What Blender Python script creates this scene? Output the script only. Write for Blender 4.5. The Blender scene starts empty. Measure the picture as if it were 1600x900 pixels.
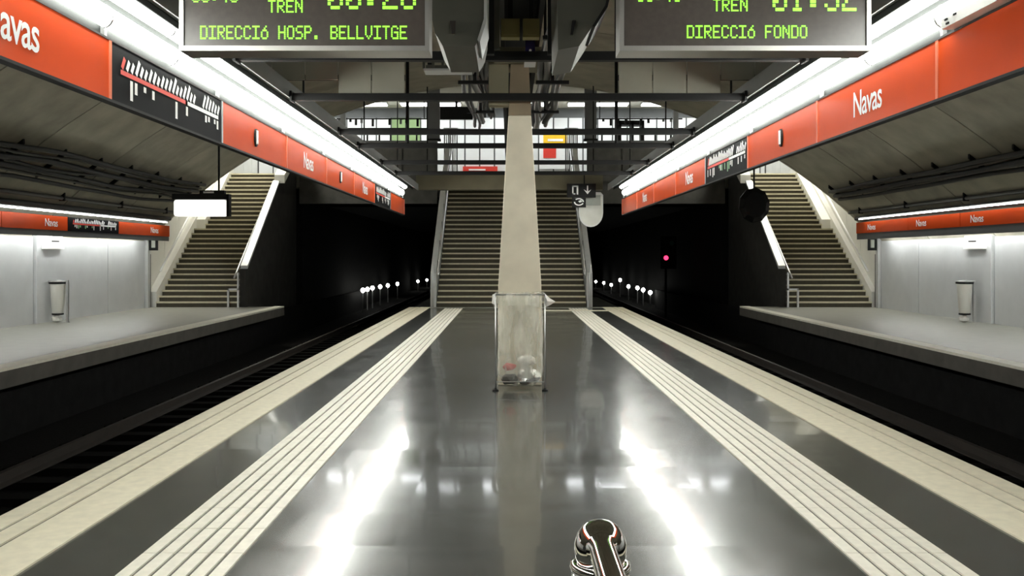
import bpy, bmesh, math, random
from mathutils import Vector, Matrix
random.seed(7)
SC = bpy.context.scene
COL = SC.collection
PI = math.pi

# ------------------------------------------------------------------ camera, world, exposure
EYE = 1.5
cam_d = bpy.data.cameras.new('camera')
cam_d.sensor_width = 36.0
cam_d.lens = 36.0 * 1450.0 / 1600.0
cam_d.shift_x = (800 - 796) / 1600.0
cam_d.shift_y = (400 - 450) / 1600.0
cam_d.clip_start = 0.05
cam_d.clip_end = 300
cam = bpy.data.objects.new('camera', cam_d)
COL.objects.link(cam)
cam.location = (0, 0, EYE)
cam.rotation_euler = (PI / 2, 0, 0)
SC.camera = cam

world = bpy.data.worlds.new('underground')
SC.world = world
world.use_nodes = True
world.node_tree.nodes['Background'].inputs[0].default_value = (0.5, 0.55, 0.5, 1)
world.node_tree.nodes['Background'].inputs[1].default_value = 0.0

SC.view_settings.view_transform = 'Standard'
SC.view_settings.look = 'None'
SC.view_settings.gamma = 1.0
SC.view_settings.use_curve_mapping = False
SC.view_settings.exposure = 0.75
SC.cycles.use_denoising = True
SC.cycles.max_bounces = 7
SC.cycles.diffuse_bounces = 4
SC.cycles.glossy_bounces = 4
SC.cycles.transparent_max_bounces = 10
SC.cycles.sample_clamp_indirect = 6.0

E_TUBE = 17.0      # platform fluorescent diffusers
E_WALL = 8.0      # side-platform tubes
E_HALL = 9.0      # mezzanine hall lamps
E_STAIR = 20.0

# ------------------------------------------------------------------ materials
MATS = {}


def mat(name, col, rough=0.6, metal=0.0, var=0.12, scale=6.0, bump=0.0, emit=None, estr=0.0, spec=0.5, detail=6.0, stretch=(1, 1, 1), bscale=None):
    if name in MATS:
        return MATS[name]
    m = bpy.data.materials.new(name)
    m.use_nodes = True
    nt = m.node_tree
    b = nt.nodes['Principled BSDF']
    b.inputs['Roughness'].default_value = rough
    b.inputs['Metallic'].default_value = metal
    b.inputs['Specular IOR Level'].default_value = spec
    tc = nt.nodes.new('ShaderNodeTexCoord')
    gm = nt.nodes.new('ShaderNodeNewGeometry')
    mp = nt.nodes.new('ShaderNodeMapping')
    mp.inputs['Scale'].default_value = stretch
    nt.links.new(gm.outputs['Position'], mp.inputs['Vector'])
    no = nt.nodes.new('ShaderNodeTexNoise')
    no.inputs['Scale'].default_value = scale
    no.inputs['Detail'].default_value = detail
    nt.links.new(mp.outputs[0], no.inputs['Vector'])
    mix = nt.nodes.new('ShaderNodeMix')
    mix.data_type = 'RGBA'
    lo = [max(0, c * (1 - var * 2)) for c in col]
    hi = [min(1, c * (1 + var * 1.4)) for c in col]
    mix.inputs[6].default_value = (*lo, 1)
    mix.inputs[7].default_value = (*hi, 1)
    nt.links.new(no.outputs['Fac'], mix.inputs[0])
    nt.links.new(mix.outputs[2], b.inputs['Base Color'])
    if bump > 0:
        bp = nt.nodes.new('ShaderNodeBump')
        bp.inputs['Strength'].default_value = bump
        bp.inputs['Distance'].default_value = 0.02
        if bscale:
            n2 = nt.nodes.new('ShaderNodeTexNoise')
            n2.inputs['Scale'].default_value = bscale
            nt.links.new(mp.outputs[0], n2.inputs['Vector'])
            nt.links.new(n2.outputs['Fac'], bp.inputs['Height'])
        else:
            nt.links.new(no.outputs['Fac'], bp.inputs['Height'])
        nt.links.new(bp.outputs[0], b.inputs['Normal'])
    if emit:
        b.inputs['Emission Color'].default_value = (*emit, 1)
        b.inputs['Emission Strength'].default_value = estr
    MATS[name] = m
    return m


def terrazzo():
    m = mat('terrazzo', (0.066, 0.068, 0.062), rough=0.16, var=0.42, scale=16.0, detail=12.0, stretch=(1, 3.5, 1))
    nt = m.node_tree
    b = nt.nodes['Principled BSDF']
    b.inputs['Specular IOR Level'].default_value = 0.5
    b.inputs['Coat Weight'].default_value = 0.4
    b.inputs['Coat Roughness'].default_value = 0.06
    b.inputs['Coat IOR'].default_value = 1.45
    gm = nt.nodes.new('ShaderNodeNewGeometry')
    # each slab lies a hair out of level, so reflections break from slab to slab
    sn = nt.nodes.new('ShaderNodeVectorMath'); sn.operation = 'DIVIDE'
    sn.inputs[1].default_value = (0.6, 0.6, 0.6)
    nt.links.new(gm.outputs['Position'], sn.inputs[0])
    fl = nt.nodes.new('ShaderNodeVectorMath'); fl.operation = 'FLOOR'
    nt.links.new(sn.outputs[0], fl.inputs[0])
    wn = nt.nodes.new('ShaderNodeTexWhiteNoise'); wn.noise_dimensions = '3D'
    nt.links.new(fl.outputs[0], wn.inputs['Vector'])
    sb = nt.nodes.new('ShaderNodeVectorMath'); sb.operation = 'SUBTRACT'
    sb.inputs[1].default_value = (0.5, 0.5, 0.5)
    nt.links.new(wn.outputs['Color'], sb.inputs[0])
    sc = nt.nodes.new('ShaderNodeVectorMath'); sc.operation = 'MULTIPLY'
    sc.inputs[1].default_value = (0.016, 0.008, 0.0)
    nt.links.new(sb.outputs[0], sc.inputs[0])
    ad = nt.nodes.new('ShaderNodeVectorMath'); ad.operation = 'ADD'
    nt.links.new(gm.outputs['Normal'], ad.inputs[0])
    nt.links.new(sc.outputs[0], ad.inputs[1])
    nz = nt.nodes.new('ShaderNodeVectorMath'); nz.operation = 'NORMALIZE'
    nt.links.new(ad.outputs[0], nz.inputs[0])
    nt.links.new(nz.outputs[0], b.inputs['Normal'])
    nt.links.new(nz.outputs[0], b.inputs['Coat Normal'])
    # scuffs in the polish
    n2 = nt.nodes.new('ShaderNodeTexNoise')
    n2.inputs['Scale'].default_value = 3.0
    n2.inputs['Detail'].default_value = 8
    nt.links.new(gm.outputs['Position'], n2.inputs['Vector'])
    mr = nt.nodes.new('ShaderNodeMapRange')
    mr.inputs['From Min'].default_value = 0.3
    mr.inputs['From Max'].default_value = 0.75
    mr.inputs['To Min'].default_value = 0.18
    mr.inputs['To Max'].default_value = 0.26
    nt.links.new(n2.outputs['Fac'], mr.inputs['Value'])
    nt.links.new(mr.outputs[0], b.inputs['Roughness'])
    return m


M_TERR = terrazzo()
M_CREAM = mat('cream_stone', (0.84, 0.77, 0.60), 0.5, var=0.10, scale=14)
M_TACT = mat('tactile_white', (0.84, 0.80, 0.69), 0.45, var=0.10, scale=18)
M_SIDEFLOOR = mat('side_terrazzo', (0.23, 0.226, 0.195), 0.4, var=0.12, scale=4)
M_SIDEEDGE = mat('side_edge_stone', (0.72, 0.7, 0.6), 0.5, var=0.1, scale=8)
M_CONC = mat('concrete_vault', (0.44, 0.42, 0.335), 0.9, var=0.22, scale=1.6, bump=0.25, detail=9)
M_CONC2 = mat('concrete_vault_patch', (0.41, 0.39, 0.315), 0.9, var=0.25, scale=1.9, bump=0.25, detail=9)
M_CONCD = mat('dark_concrete', (0.10, 0.098, 0.09), 0.9, var=0.25, scale=3)
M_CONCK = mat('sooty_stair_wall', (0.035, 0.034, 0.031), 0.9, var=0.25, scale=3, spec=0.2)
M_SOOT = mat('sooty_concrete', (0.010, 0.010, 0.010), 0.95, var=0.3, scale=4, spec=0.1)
M_BALLAST = mat('sooty_ballast', (0.009, 0.0085, 0.008), 1.0, var=0.4, scale=30, bump=0.8, spec=0.1)
M_RAIL = mat('rusty_rail', (0.03, 0.024, 0.02), 0.6, metal=0.2, var=0.2, scale=5)
M_SLEEP = mat('sleeper', (0.006, 0.0055, 0.005), 0.95, var=0.3, scale=9, spec=0.05)
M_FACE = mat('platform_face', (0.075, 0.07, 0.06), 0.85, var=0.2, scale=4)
M_PANEL = mat('enamel_wall_panel', (0.63, 0.64, 0.65), 0.38, metal=0.25, var=0.07, scale=2.0)
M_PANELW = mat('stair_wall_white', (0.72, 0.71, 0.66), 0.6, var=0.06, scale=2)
M_BAND = mat('grey_band', (0.12, 0.125, 0.125), 0.6, var=0.1, scale=3)
M_STEP = mat('stair_step', (0.34, 0.315, 0.225), 0.75, var=0.15, scale=10)
M_NOSE = mat('step_nosing', (0.52, 0.48, 0.345), 0.6, var=0.1, scale=10)
M_RISER = mat('stair_riser', (0.06, 0.052, 0.034), 0.85, var=0.15, scale=10)
M_STEEL = mat('brushed_steel', (0.55, 0.55, 0.55), 0.32, metal=0.9, var=0.06, scale=20)
M_STEELP = mat('painted_steel_light', (0.56, 0.57, 0.57), 0.42, metal=0.3, var=0.06, scale=6)
M_CHROME = mat('polished_chrome', (0.78, 0.77, 0.74), 0.06, metal=1.0, var=0.01, scale=4)
M_RED = mat('red_acrylic', (0.68, 0.075, 0.012), 0.22, var=0.04, scale=3)
M_REDTRIM = mat('red_clip', (0.75, 0.16, 0.07), 0.3, var=0.04, scale=3)
M_BLACKP = mat('black_map_panel', (0.008, 0.008, 0.009), 0.4, var=0.1, scale=3, spec=0.03)
M_WHITEP = mat('white_print', (0.92, 0.92, 0.90), 0.4, var=0.03, scale=8)
M_REDP = mat('red_print', (0.72, 0.06, 0.04), 0.4, var=0.03, scale=8)
M_GREENP = mat('green_print', (0.25, 0.5, 0.25), 0.4, var=0.03, scale=8)
M_YELP = mat('yellow_print', (0.9, 0.55, 0.03), 0.4, var=0.05, scale=5)
M_HOUSD = mat('light_housing_dark', (0.022, 0.024, 0.023), 0.7, var=0.08, scale=4, spec=0.15)
M_HOUS = mat('light_housing_grey', (0.15, 0.155, 0.148), 0.55, metal=0.1, var=0.08, scale=4)
M_DARK = mat('dark_steel', (0.007, 0.007, 0.007), 0.6, var=0.15, scale=6, spec=0.2)
M_BLACK = mat('black_paint', (0.007, 0.007, 0.007), 0.5, var=0.1, scale=5, spec=0.2)
M_PILLAR = mat('pillar_stone', (0.58, 0.53, 0.42), 0.75, var=0.14, scale=3.2, bump=0.12, detail=8)
M_BEAM = mat('olive_beam', (0.17, 0.155, 0.10), 0.8, var=0.12, scale=3)
M_FASC = mat('fascia_grey', (0.28, 0.27, 0.22), 0.7, var=0.1, scale=2.5)
M_DUCT = mat('duct_grey', (0.085, 0.085, 0.068), 0.6, metal=0.1, var=0.12, scale=4)
M_YBOX = mat('ochre_box', (0.24, 0.2, 0.07), 0.6, var=0.1, scale=6)
M_CABLE = mat('cable_black', (0.03, 0.03, 0.03), 0.5, var=0.2, scale=9)
M_CABLEG = mat('cable_grey', (0.07, 0.067, 0.058), 0.5, var=0.15, scale=9)
M_SCREEN = mat('display_face', (0.062, 0.052, 0.046), 0.25, var=0.15, scale=25)
M_FRAME = mat('display_frame', (0.4, 0.39, 0.37), 0.3, metal=0.8, var=0.06, scale=8)
M_LED = mat('led_green', (0.2, 0.6, 0.05), 0.5, var=0.01, emit=(0.27, 1.0, 0.04), estr=0.95)
M_TUBE = mat('tube_light', (0.9, 0.9, 0.9), 0.5, var=0.0, emit=(0.97, 1.0, 0.93), estr=E_TUBE)
M_COVE = mat('cove_tube_light', (0.9, 0.9, 0.9), 0.5, var=0.0, emit=(0.97, 1.0, 0.98), estr=34.0)
M_TUBEW = mat('wall_tube_light', (0.9, 0.9, 0.9), 0.5, var=0.0, emit=(0.97, 1.0, 0.97), estr=E_WALL)
M_LAMPH = mat('hall_lamp_light', (0.9, 0.9, 0.9), 0.5, var=0.0, emit=(0.95, 0.99, 1.0), estr=E_HALL)
M_LAMPS = mat('stair_lamp_light', (0.9, 0.9, 0.9), 0.5, var=0.0, emit=(1.0, 0.98, 0.86), estr=E_STAIR)
M_GLOBE = mat('tunnel_globe', (0.9, 0.9, 0.9), 0.5, var=0.0, emit=(1.0, 1.0, 0.92), estr=14.0)
M_SIGNBOX = mat('lit_sign_white', (0.9, 0.9, 0.88), 0.5, var=0.0, emit=(1.0, 1.0, 0.92), estr=0.75)
M_MIRW = mat('mirror_white', (0.93, 0.93, 0.84), 0.5, var=0.08, scale=4)
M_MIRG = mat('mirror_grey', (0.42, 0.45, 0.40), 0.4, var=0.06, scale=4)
M_REDLAMP = mat('red_signal_lens', (0.5, 0.02, 0.03), 0.3, var=0.0, emit=(1.0, 0.03, 0.1), estr=2.2)
M_GREENLAMP = mat('dim_green_lens', (0.01, 0.12, 0.09), 0.3, var=0.0)
M_LENS = mat('camera_lens', (0.02, 0.015, 0.06), 0.1, var=0.05)
M_PAPER = mat('crumpled_paper', (0.72, 0.7, 0.66), 0.8, var=0.1, scale=20, bump=0.4)
M_REDPAPER = mat('red_wrapper', (0.45, 0.08, 0.07), 0.6, var=0.2, scale=20)
M_FOIL = mat('foil', (0.6, 0.6, 0.58), 0.25, metal=0.85, var=0.2, scale=30, bump=0.7)
M_HALLW = mat('hall_wall', (0.78, 0.79, 0.78), 0.6, var=0.04, scale=2)
M_HALLC = mat('hall_ceiling', (0.55, 0.53, 0.45), 0.8, var=0.08, scale=2)
M_HALLG = mat('hall_green', (0.25, 0.36, 0.16), 0.6, var=0.06, scale=2)


def bag_material():
    m = bpy.data.materials.new('clear_plastic')
    m.use_nodes = True
    nt = m.node_tree
    for n in list(nt.nodes):
        nt.nodes.remove(n)
    out = nt.nodes.new('ShaderNodeOutputMaterial')
    tr = nt.nodes.new('ShaderNodeBsdfTransparent')
    tr.inputs[0].default_value = (0.93, 0.93, 0.9, 1)
    pr = nt.nodes.new('ShaderNodeBsdfPrincipled')
    pr.inputs['Base Color'].default_value = (0.9, 0.88, 0.81, 1)
    pr.inputs['Roughness'].default_value = 0.18
    mx = nt.nodes.new('ShaderNodeMixShader')
    gm = nt.nodes.new('ShaderNodeNewGeometry')
    no = nt.nodes.new('ShaderNodeTexNoise')
    no.inputs['Scale'].default_value = 5.0
    no.inputs['Detail'].default_value = 5
    mp = nt.nodes.new('ShaderNodeMapping')
    mp.inputs['Scale'].default_value = (1.8, 1.8, 0.5)
    nt.links.new(gm.outputs['Position'], mp.inputs[0])
    nt.links.new(mp.outputs[0], no.inputs['Vector'])
    mr = nt.nodes.new('ShaderNodeMapRange')
    mr.inputs['From Min'].default_value = 0.35
    mr.inputs['From Max'].default_value = 0.7
    mr.inputs['To Min'].default_value = 0.13
    mr.inputs['To Max'].default_value = 0.5
    nt.links.new(no.outputs['Fac'], mr.inputs['Value'])
    nt.links.new(mr.outputs[0], mx.inputs[0])
    bp = nt.nodes.new('ShaderNodeBump')
    bp.inputs['Strength'].default_value = 0.7
    bp.inputs['Distance'].default_value = 0.05
    nt.links.new(no.outputs['Fac'], bp.inputs['Height'])
    nt.links.new(bp.outputs[0], pr.inputs['Normal'])
    nt.links.new(tr.outputs[0], mx.inputs[1])
    nt.links.new(pr.outputs[0], mx.inputs[2])
    nt.links.new(mx.outputs[0], out.inputs[0])
    return m


M_BAG = bag_material()

# ------------------------------------------------------------------ builders
WORLD = {}      # object -> world location


class MB:
    def __init__(self):
        self.v = []
        self.f = []

    def add(self, vs, fs):
        o = len(self.v)
        self.v += [tuple(p) for p in vs]
        self.f += [tuple(i + o for i in f) for f in fs]
        return self

    def box(self, x0, x1, y0, y1, z0, z1):
        vs = [(x0, y0, z0), (x1, y0, z0), (x1, y1, z0), (x0, y1, z0), (x0, y0, z1), (x1, y0, z1), (x1, y1, z1), (x0, y1, z1)]
        return self.add(vs, [(0, 3, 2, 1), (4, 5, 6, 7), (0, 1, 5, 4), (1, 2, 6, 5), (2, 3, 7, 6), (3, 0, 4, 7)])

    def prism(self, poly, axis, a, b):
        """poly = 2D outline; axis x: (y,z) outline, y: (x,z), z: (x,y)"""
        n = len(poly)

        def pt(p, t):
            if axis == 'x':
                return (t, p[0], p[1])
            if axis == 'y':
                return (p[0], t, p[1])
            return (p[0], p[1], t)
        vs = [pt(p, a) for p in poly] + [pt(p, b) for p in poly]
        fs = [tuple(range(n)), tuple(range(2 * n - 1, n - 1, -1))]
        fs += [(i, (i + 1) % n, n + (i + 1) % n, n + i) for i in range(n)]
        return self.add(vs, fs)

    def tube(self, pts, r, n=8, cap=True):
        pts = [Vector(p) for p in pts]
        rs = r if isinstance(r, (list, tuple)) else [r] * len(pts)
        rings = []
        for i, p in enumerate(pts):
            d = (pts[min(i + 1, len(pts) - 1)] - pts[max(i - 1, 0)]).normalized()
            up = Vector((0, 0, 1)) if abs(d.z) < 0.9 else Vector((1, 0, 0))
            a = d.cross(up).normalized()
            b = a.cross(d).normalized()
            rings.append([p + (a * math.cos(2 * PI * k / n) + b * math.sin(2 * PI * k / n)) * rs[i] for k in range(n)])
        vs = [q for ring in rings for q in ring]
        fs = []
        for i in range(len(pts) - 1):
            for k in range(n):
                fs.append((i * n + k, i * n + (k + 1) % n, (i + 1) * n + (k + 1) % n, (i + 1) * n + k))
        if cap:
            fs.append(tuple(range(n)))
            fs.append(tuple(range(len(pts) * n - 1, (len(pts) - 1) * n - 1, -1)))
        return self.add(vs, fs)

    def lathe(self, prof, c, n=24, sx=1.0, sy=1.0):
        """prof = [(r,z)...] about vertical axis through c"""
        vs, fs = [], []
        for r, z in prof:
            for k in range(n):
                a = 2 * PI * k / n
                vs.append((c[0] + r * math.cos(a) * sx, c[1] + r * math.sin(a) * sy, c[2] + z))
        for i in range(len(prof) - 1):
            for k in range(n):
                fs.append((i * n + k, i * n + (k + 1) % n, (i + 1) * n + (k + 1) % n, (i + 1) * n + k))
        fs.append(tuple(range(n)))
        fs.append(tuple(range(len(prof) * n - 1, (len(prof) - 1) * n - 1, -1)))
        return self.add(vs, fs)

    def mesh(self, name, m, origin=(0, 0, 0), smooth=False, recalc=True):
        me = bpy.data.meshes.new(name)
        o = origin
        me.from_pydata([(x - o[0], y - o[1], z - o[2]) for x, y, z in self.v], [], self.f)
        if recalc:
            bm = bmesh.new()
            bm.from_mesh(me)
            bmesh.ops.recalc_face_normals(bm, faces=bm.faces)
            bm.to_mesh(me)
            bm.free()
        me.materials.append(m)
        if smooth:
            for p in me.polygons:
                p.use_smooth = True
        return me

    def centre(self):
        xs = [p[0] for p in self.v]; ys = [p[1] for p in self.v]; zs = [p[2] for p in self.v]
        return ((min(xs) + max(xs)) / 2, (min(ys) + max(ys)) / 2, min(zs))

    def build(self, name, m, parent=None, smooth=False, recalc=True):
        c = self.centre()
        me = self.mesh(name, m, c, smooth, recalc)
        return put(name, me, c, parent)


def put(name, me, loc, parent=None):
    o = bpy.data.objects.new(name, me)
    COL.objects.link(o)
    WORLD[o] = Vector(loc)
    if parent is not None:
        o.parent = parent
        o.location = Vector(loc) - WORLD[parent]
    else:
        o.location = loc
    return o


def empty(name, loc, label=None, cat=None, group=None):
    o = bpy.data.objects.new(name, None)
    COL.objects.link(o)
    o.empty_display_size = 0.1
    o.location = loc
    WORLD[o] = Vector(loc)
    if label:
        tag(o, label, cat, group)
    return o


def tag(o, label, cat, group=None, kind=None):
    o['label'] = label
    o['category'] = cat
    if group:
        o['group'] = group
    if kind:
        o['kind'] = kind
    return o


def struct(o, label, cat='structure'):
    o['kind'] = 'structure'
    o['label'] = label
    o['category'] = cat
    return o


ORD = ['first', 'second', 'third', 'fourth', 'fifth', 'sixth', 'seventh', 'eighth', 'ninth', 'tenth', 'eleventh', 'twelfth', 'thirteenth', 'fourteenth', 'fifteenth', 'sixteenth', 'seventeenth', 'eighteenth', 'nineteenth', 'twentieth', 'twenty-first', 'twenty-second']

TEXTC = {}


def text_geo(s, bold=0.0):
    key = (s, bold)
    if key in TEXTC:
        return TEXTC[key]
    cu = bpy.data.curves.new('lettering', 'FONT')
    cu.body = s
    cu.size = 1.0
    cu.offset = bold
    cu.resolution_u = 3
    cu.space_character = 0.92
    o = bpy.data.objects.new('lettering', cu)
    COL.objects.link(o)
    dg = bpy.context.evaluated_depsgraph_get()
    me = bpy.data.meshes.new_from_object(o.evaluated_get(dg))
    vs = [tuple(v.co) for v in me.vertices]
    fs = [tuple(p.vertices) for p in me.polygons]
    bpy.data.objects.remove(o)
    bpy.data.meshes.remove(me)
    bpy.data.curves.remove(cu)
    x0 = min(v[0] for v in vs); x1 = max(v[0] for v in vs)
    y0 = 0.0; y1 = max(v[1] for v in vs)
    out = ([((v[0] - x0) / (x1 - x0), (v[1] - y0) / (y1 - y0)) for v in vs], fs)
    TEXTC[key] = out
    return out


def add_text(mb, s, w, h, fn, bold=0.0):
    vs, fs = text_geo(s, bold)
    mb.add([fn(u * w, v * h) for u, v in vs], fs)
    return mb


# ================================================================== STRUCTURE
PL, PR = -2.92, 3.30          # central platform edges
CX = 0.15                     # middle of the platform
Y_B = -12.0                   # behind the camera
Y_ST = 27.2                   # foot of the stairs
SL, SR = -6.70, 6.85          # side platform edges
WL, WR = -10.55, 10.75        # side walls
BED = -1.15

# ---- central platform floor
fl = MB().box(PL + 0.10, PR - 0.10, Y_B, Y_ST + 6.6, BED, 0.0).build('floor', M_TERR)
struct(fl, 'polished dark terrazzo island platform between the two tracks', 'floor')
for (a, b) in ((PL, -1), (PR, 1)):
    s = b
    m = MB()
    e = PL if s < 0 else PR
    for (d0, d1) in ((0.0, 0.142), (0.168, 0.288), (0.314, 0.605)):
        x0, x1 = sorted((e - s * d0, e - s * d1))
        zb = -0.07 if d0 == 0.0 else -0.005
        m.box(x0, x1, Y_B, Y_ST - 0.1, zb, 0.010)
    m.build('edge_nosing', M_CREAM, fl)
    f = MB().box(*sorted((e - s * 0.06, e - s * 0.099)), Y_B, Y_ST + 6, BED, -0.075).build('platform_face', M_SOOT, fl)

TILE = 0.42
tm = MB()
W = 0.525
rw = W / 6
for k in range(6):
    tm.box(-W / 2 + k * rw + 0.010, -W / 2 + (k + 1) * rw - 0.010, 0.004, TILE - 0.004, 0.0, 0.009)
tile_me = tm.mesh('tactile_tile', M_TACT)
for xc in (-1.588, 1.94):
    y = 3.4
    while y < Y_ST - 1.0:
        put('tactile_tile', tile_me, (xc, y, 0.0), fl)
        y += TILE
MB().box(0.95, 3.1, 25.3, 25.62, -0.002, 0.009).build('cross_strip', M_CREAM, fl)
MB().box(-2.6, 3.0, Y_ST - 0.55, Y_ST - 0.05, -0.002, 0.006).build('threshold_strip', M_SIDEFLOOR, fl)

# ---- side platforms
for s, e, w, nm in ((-1, SL, WL, 'floor_left'), (1, SR, WR, 'floor_right')):
    far = w + s * 0.3
    m = MB().box(*sorted((e + s * 0.01, far)), Y_B, Y_ST + 0.4, -0.2, 0.0)
    o = m.build(nm, M_SIDEFLOOR)
    struct(o, 'pale terrazzo side platform along the %s wall' % ('left' if s < 0 else 'right'), 'floor')
    MB().box(*sorted((e, e + s * 0.28)), Y_B, Y_ST + 0.4, -0.03, 0.012).build('edge_stone', M_SIDEEDGE, o)
    MB().box(*sorted((e - s * 0.005, e + s * 0.009)), Y_B, Y_ST + 0.4, -0.26, -0.031).build('edge_face', M_FACE, o)
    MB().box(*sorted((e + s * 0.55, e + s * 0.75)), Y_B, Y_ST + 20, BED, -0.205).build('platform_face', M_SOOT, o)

# ---- track bed and tracks
o = MB().box(-8.0, 8.2, Y_B, 95, BED - 0.2, BED).build('floor_track_bed', M_BALLAST)
struct(o, 'black sooty track bed between the platforms', 'track bed')
slp = MB().box(-1.3, 1.3, -0.12, 0.12, 0.0, 0.09).mesh('sleeper', M_SLEEP)
rp = [(-0.07, 0), (0.07, 0), (0.07, 0.015), (0.012, 0.04), (0.012, 0.11), (0.036, 0.12), (0.036, 0.155), (-0.036, 0.155), (-0.036, 0.12), (-0.012, 0.11), (-0.012, 0.04), (-0.07, 0.015)]
for s, xc, lab in ((-1, (PL + SL) / 2, 'dark railway track in the pit left of the island platform'), (1, (PR + SR) / 2, 'dark railway track in the pit right of the island platform')):
    t = empty('railway_track', (xc, 0, BED), lab, 'track')
    for d in (-0.84, 0.84):
        MB().prism([(xc + d + p[0], BED + 0.09 + p[1]) for p in rp], 'y', Y_B, 92).build('rail', M_RAIL, t)
    y = 5.0
    while y < 50:
        put('sleeper', slp, (xc, y, BED), t)
        y += 0.7

# ---- vault
R = 14.6
ZC = 6.55 - R
XC = 0.10


def vault_z(x):
    return ZC + math.sqrt(R * R - (x - XC) ** 2)


HALF = 10.75
a0 = math.asin(HALF / R)
NSEG = 36
angs = [-a0 + 2 * a0 * i / NSEG for i in range(NSEG + 1)]


def ring_mesh(y0, y1, r0, r1):
    m = MB()
    inn = [(XC + r0 * math.sin(a), ZC + r0 * math.cos(a)) for a in angs]
    outp = [(XC + r1 * math.sin(a), ZC + r1 * math.cos(a)) for a in reversed(angs)]
    n = len(inn)
    vs, fs = [], []
    for y in (y0, y1):
        vs += [(x, y, z) for x, z in inn] + [(x, y, z) for x, z in outp]
    N = 2 * n
    for i in range(n - 1):
        fs.append((i, i + 1, N + i + 1, N + i))
        fs.append((n + i, n + i + 1, N + n + i + 1, N + n + i))
        fs.append((i, i + 1, 2 * n - 2 - i, 2 * n - 1 - i))
        fs.append((N + i, N + i + 1, N + 2 * n - 2 - i, N + 2 * n - 1 - i))
    m.add(vs, fs)
    return m


ceil = ring_mesh(Y_B, Y_ST, R + 0.03, R + 0.3).build('ceiling', M_CONCD)
struct(ceil, 'wide raw concrete barrel vault over platforms and tracks', 'ceiling')
y = Y_B
k = 0
while y < Y_ST - 0.1:
    y1 = min(y + 3.25, Y_ST)
    ring_mesh(y + 0.02, y1 - 0.02, R, R + 0.028).build('vault_ring', M_CONC if k % 2 else M_CONC2, ceil)
    y = y1
    k += 1

o = MB().box(WL - 0.5, WR + 0.5, Y_B - 0.3, Y_B, BED, 6.7).build('wall_back', M_CONCD)
struct(o, 'concrete wall closing the station behind the viewer', 'wall')

# ---- side walls with enamel panels
for s, w, nm in ((-1, WL, 'wall_left'), (1, WR, 'wall_right')):
    o = MB().box(*sorted((w, w + s * 0.3)), Y_B, Y_ST, -0.2, 2.1).build(nm, M_BAND)
    struct(o, 'panelled %s wall of the side platform' % ('left' if s < 0 else 'right'), 'wall')
    y = -9.0
    edges = []
    while y < 20.4:
        edges.append((y, y + 2.45)); y += 2.45
    edges = [(a, b) for a, b in edges if b > 1]
    edges[-1] = (edges[-1][0], 20.5)
    edges += [(21.75, 24.3), (24.3, 26.75)]
    for a, b in edges:
        MB().box(*sorted((w, w - s * 0.035)), a + 0.012, b - 0.012, 0.0, 1.93).build('wall_panel', M_PANEL, o)
    p = MB().box(*sorted((w, w - s * 0.10)), 20.52, 21.73, 0.0, 1.97).build('pilaster', M_PANEL, o)
    MB().box(*sorted((w, w - s * 0.12)), 26.78, 26.95, 0.0, 2.0).build('end_post', M_STEELP, o)
    MB().box(*sorted((w, w - s * 0.06)), 26.97, 27.15, 0.0, 1.55).build('door_slot', M_BLACK, o)

# ---- hall beyond the vault
ZM = 4.48            # mezzanine level
Y_MZ = 33.75
Y_HE = 39.0
Z_HC = 7.72
nst = 28
RISE = ZM / nst
RUN = (Y_MZ - Y_ST) / nst

o = MB()
arch = [(XC + (R + 0.02) * math.sin(a), ZC + (R + 0.02) * math.cos(a)) for a in angs]
vs = [(x, Y_ST - 0.25, z) for x, z in arch] + [(x, Y_ST - 0.25, Z_HC + 0.2) for x, z in arch] + [(x, Y_ST + 0.0, z) for x, z in arch] + [(x, Y_ST + 0.0, Z_HC + 0.2) for x, z in arch]
n = len(arch)
fs = []
for i in range(n - 1):
    fs.append((i, i + 1, n + i + 1, n + i))
    fs.append((2 * n + i, 2 * n + i + 1, 3 * n + i + 1, 3 * n + i))
    fs.append((n + i, n + i + 1, 3 * n + i + 1, 3 * n + i))
    fs.append((i, i + 1, 2 * n + i + 1, 2 * n + i))
o.add(vs, fs)
struct(o.build('wall_hall_front', M_CONCD), 'concrete wall above the vault arch, facing the stair hall', 'wall')
for s, w, nm in ((-1, WL - 0.05, 'wall_stair_left'), (1, WR + 0.05, 'wall_stair_right')):
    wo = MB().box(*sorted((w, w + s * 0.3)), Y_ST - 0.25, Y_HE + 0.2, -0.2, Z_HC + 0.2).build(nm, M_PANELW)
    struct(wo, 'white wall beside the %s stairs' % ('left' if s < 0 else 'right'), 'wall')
    yy = Y_ST + 0.1
    while yy < Y_HE - 0.3:
        MB().box(*sorted((w, w - s * 0.02)), yy + 0.01, min(yy + 1.2, Y_HE) - 0.01, 0.0, Z_HC - 0.1).build('wall_panel', M_PANELW, wo)
        yy += 1.2
he = MB().box(WL - 0.3, WR + 0.3, Y_HE + 0.05, Y_HE + 0.35, ZM - 0.2, Z_HC + 0.2).build('wall_hall_end', M_BAND)
struct(he, 'bright panelled rear wall of the upper concourse', 'wall')
x = WL
i = 0
while x < WR:
    x1 = min(x + 0.62, WR)
    mm = M_HALLG if i in (9, 10) else M_HALLW
    MB().box(x + 0.03, x1 - 0.03, Y_HE - 0.02, Y_HE + 0.05, ZM, 7.3).build('wall_panel', mm, he)
    x = x1
    i += 1
hc = MB().box(WL - 0.3, WR + 0.3, Y_ST - 0.25, Y_HE + 0.3, Z_HC, Z_HC + 0.25).build('ceiling_hall', M_HALLC)
struct(hc, 'lit ceiling of the upper concourse beyond the arch', 'ceiling')
mf = MB().box(WL - 0.3, WR + 0.3, Y_MZ, Y_HE + 0.2, ZM - 0.5, ZM).build('floor_mezzanine', M_SIDEFLOOR)
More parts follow.
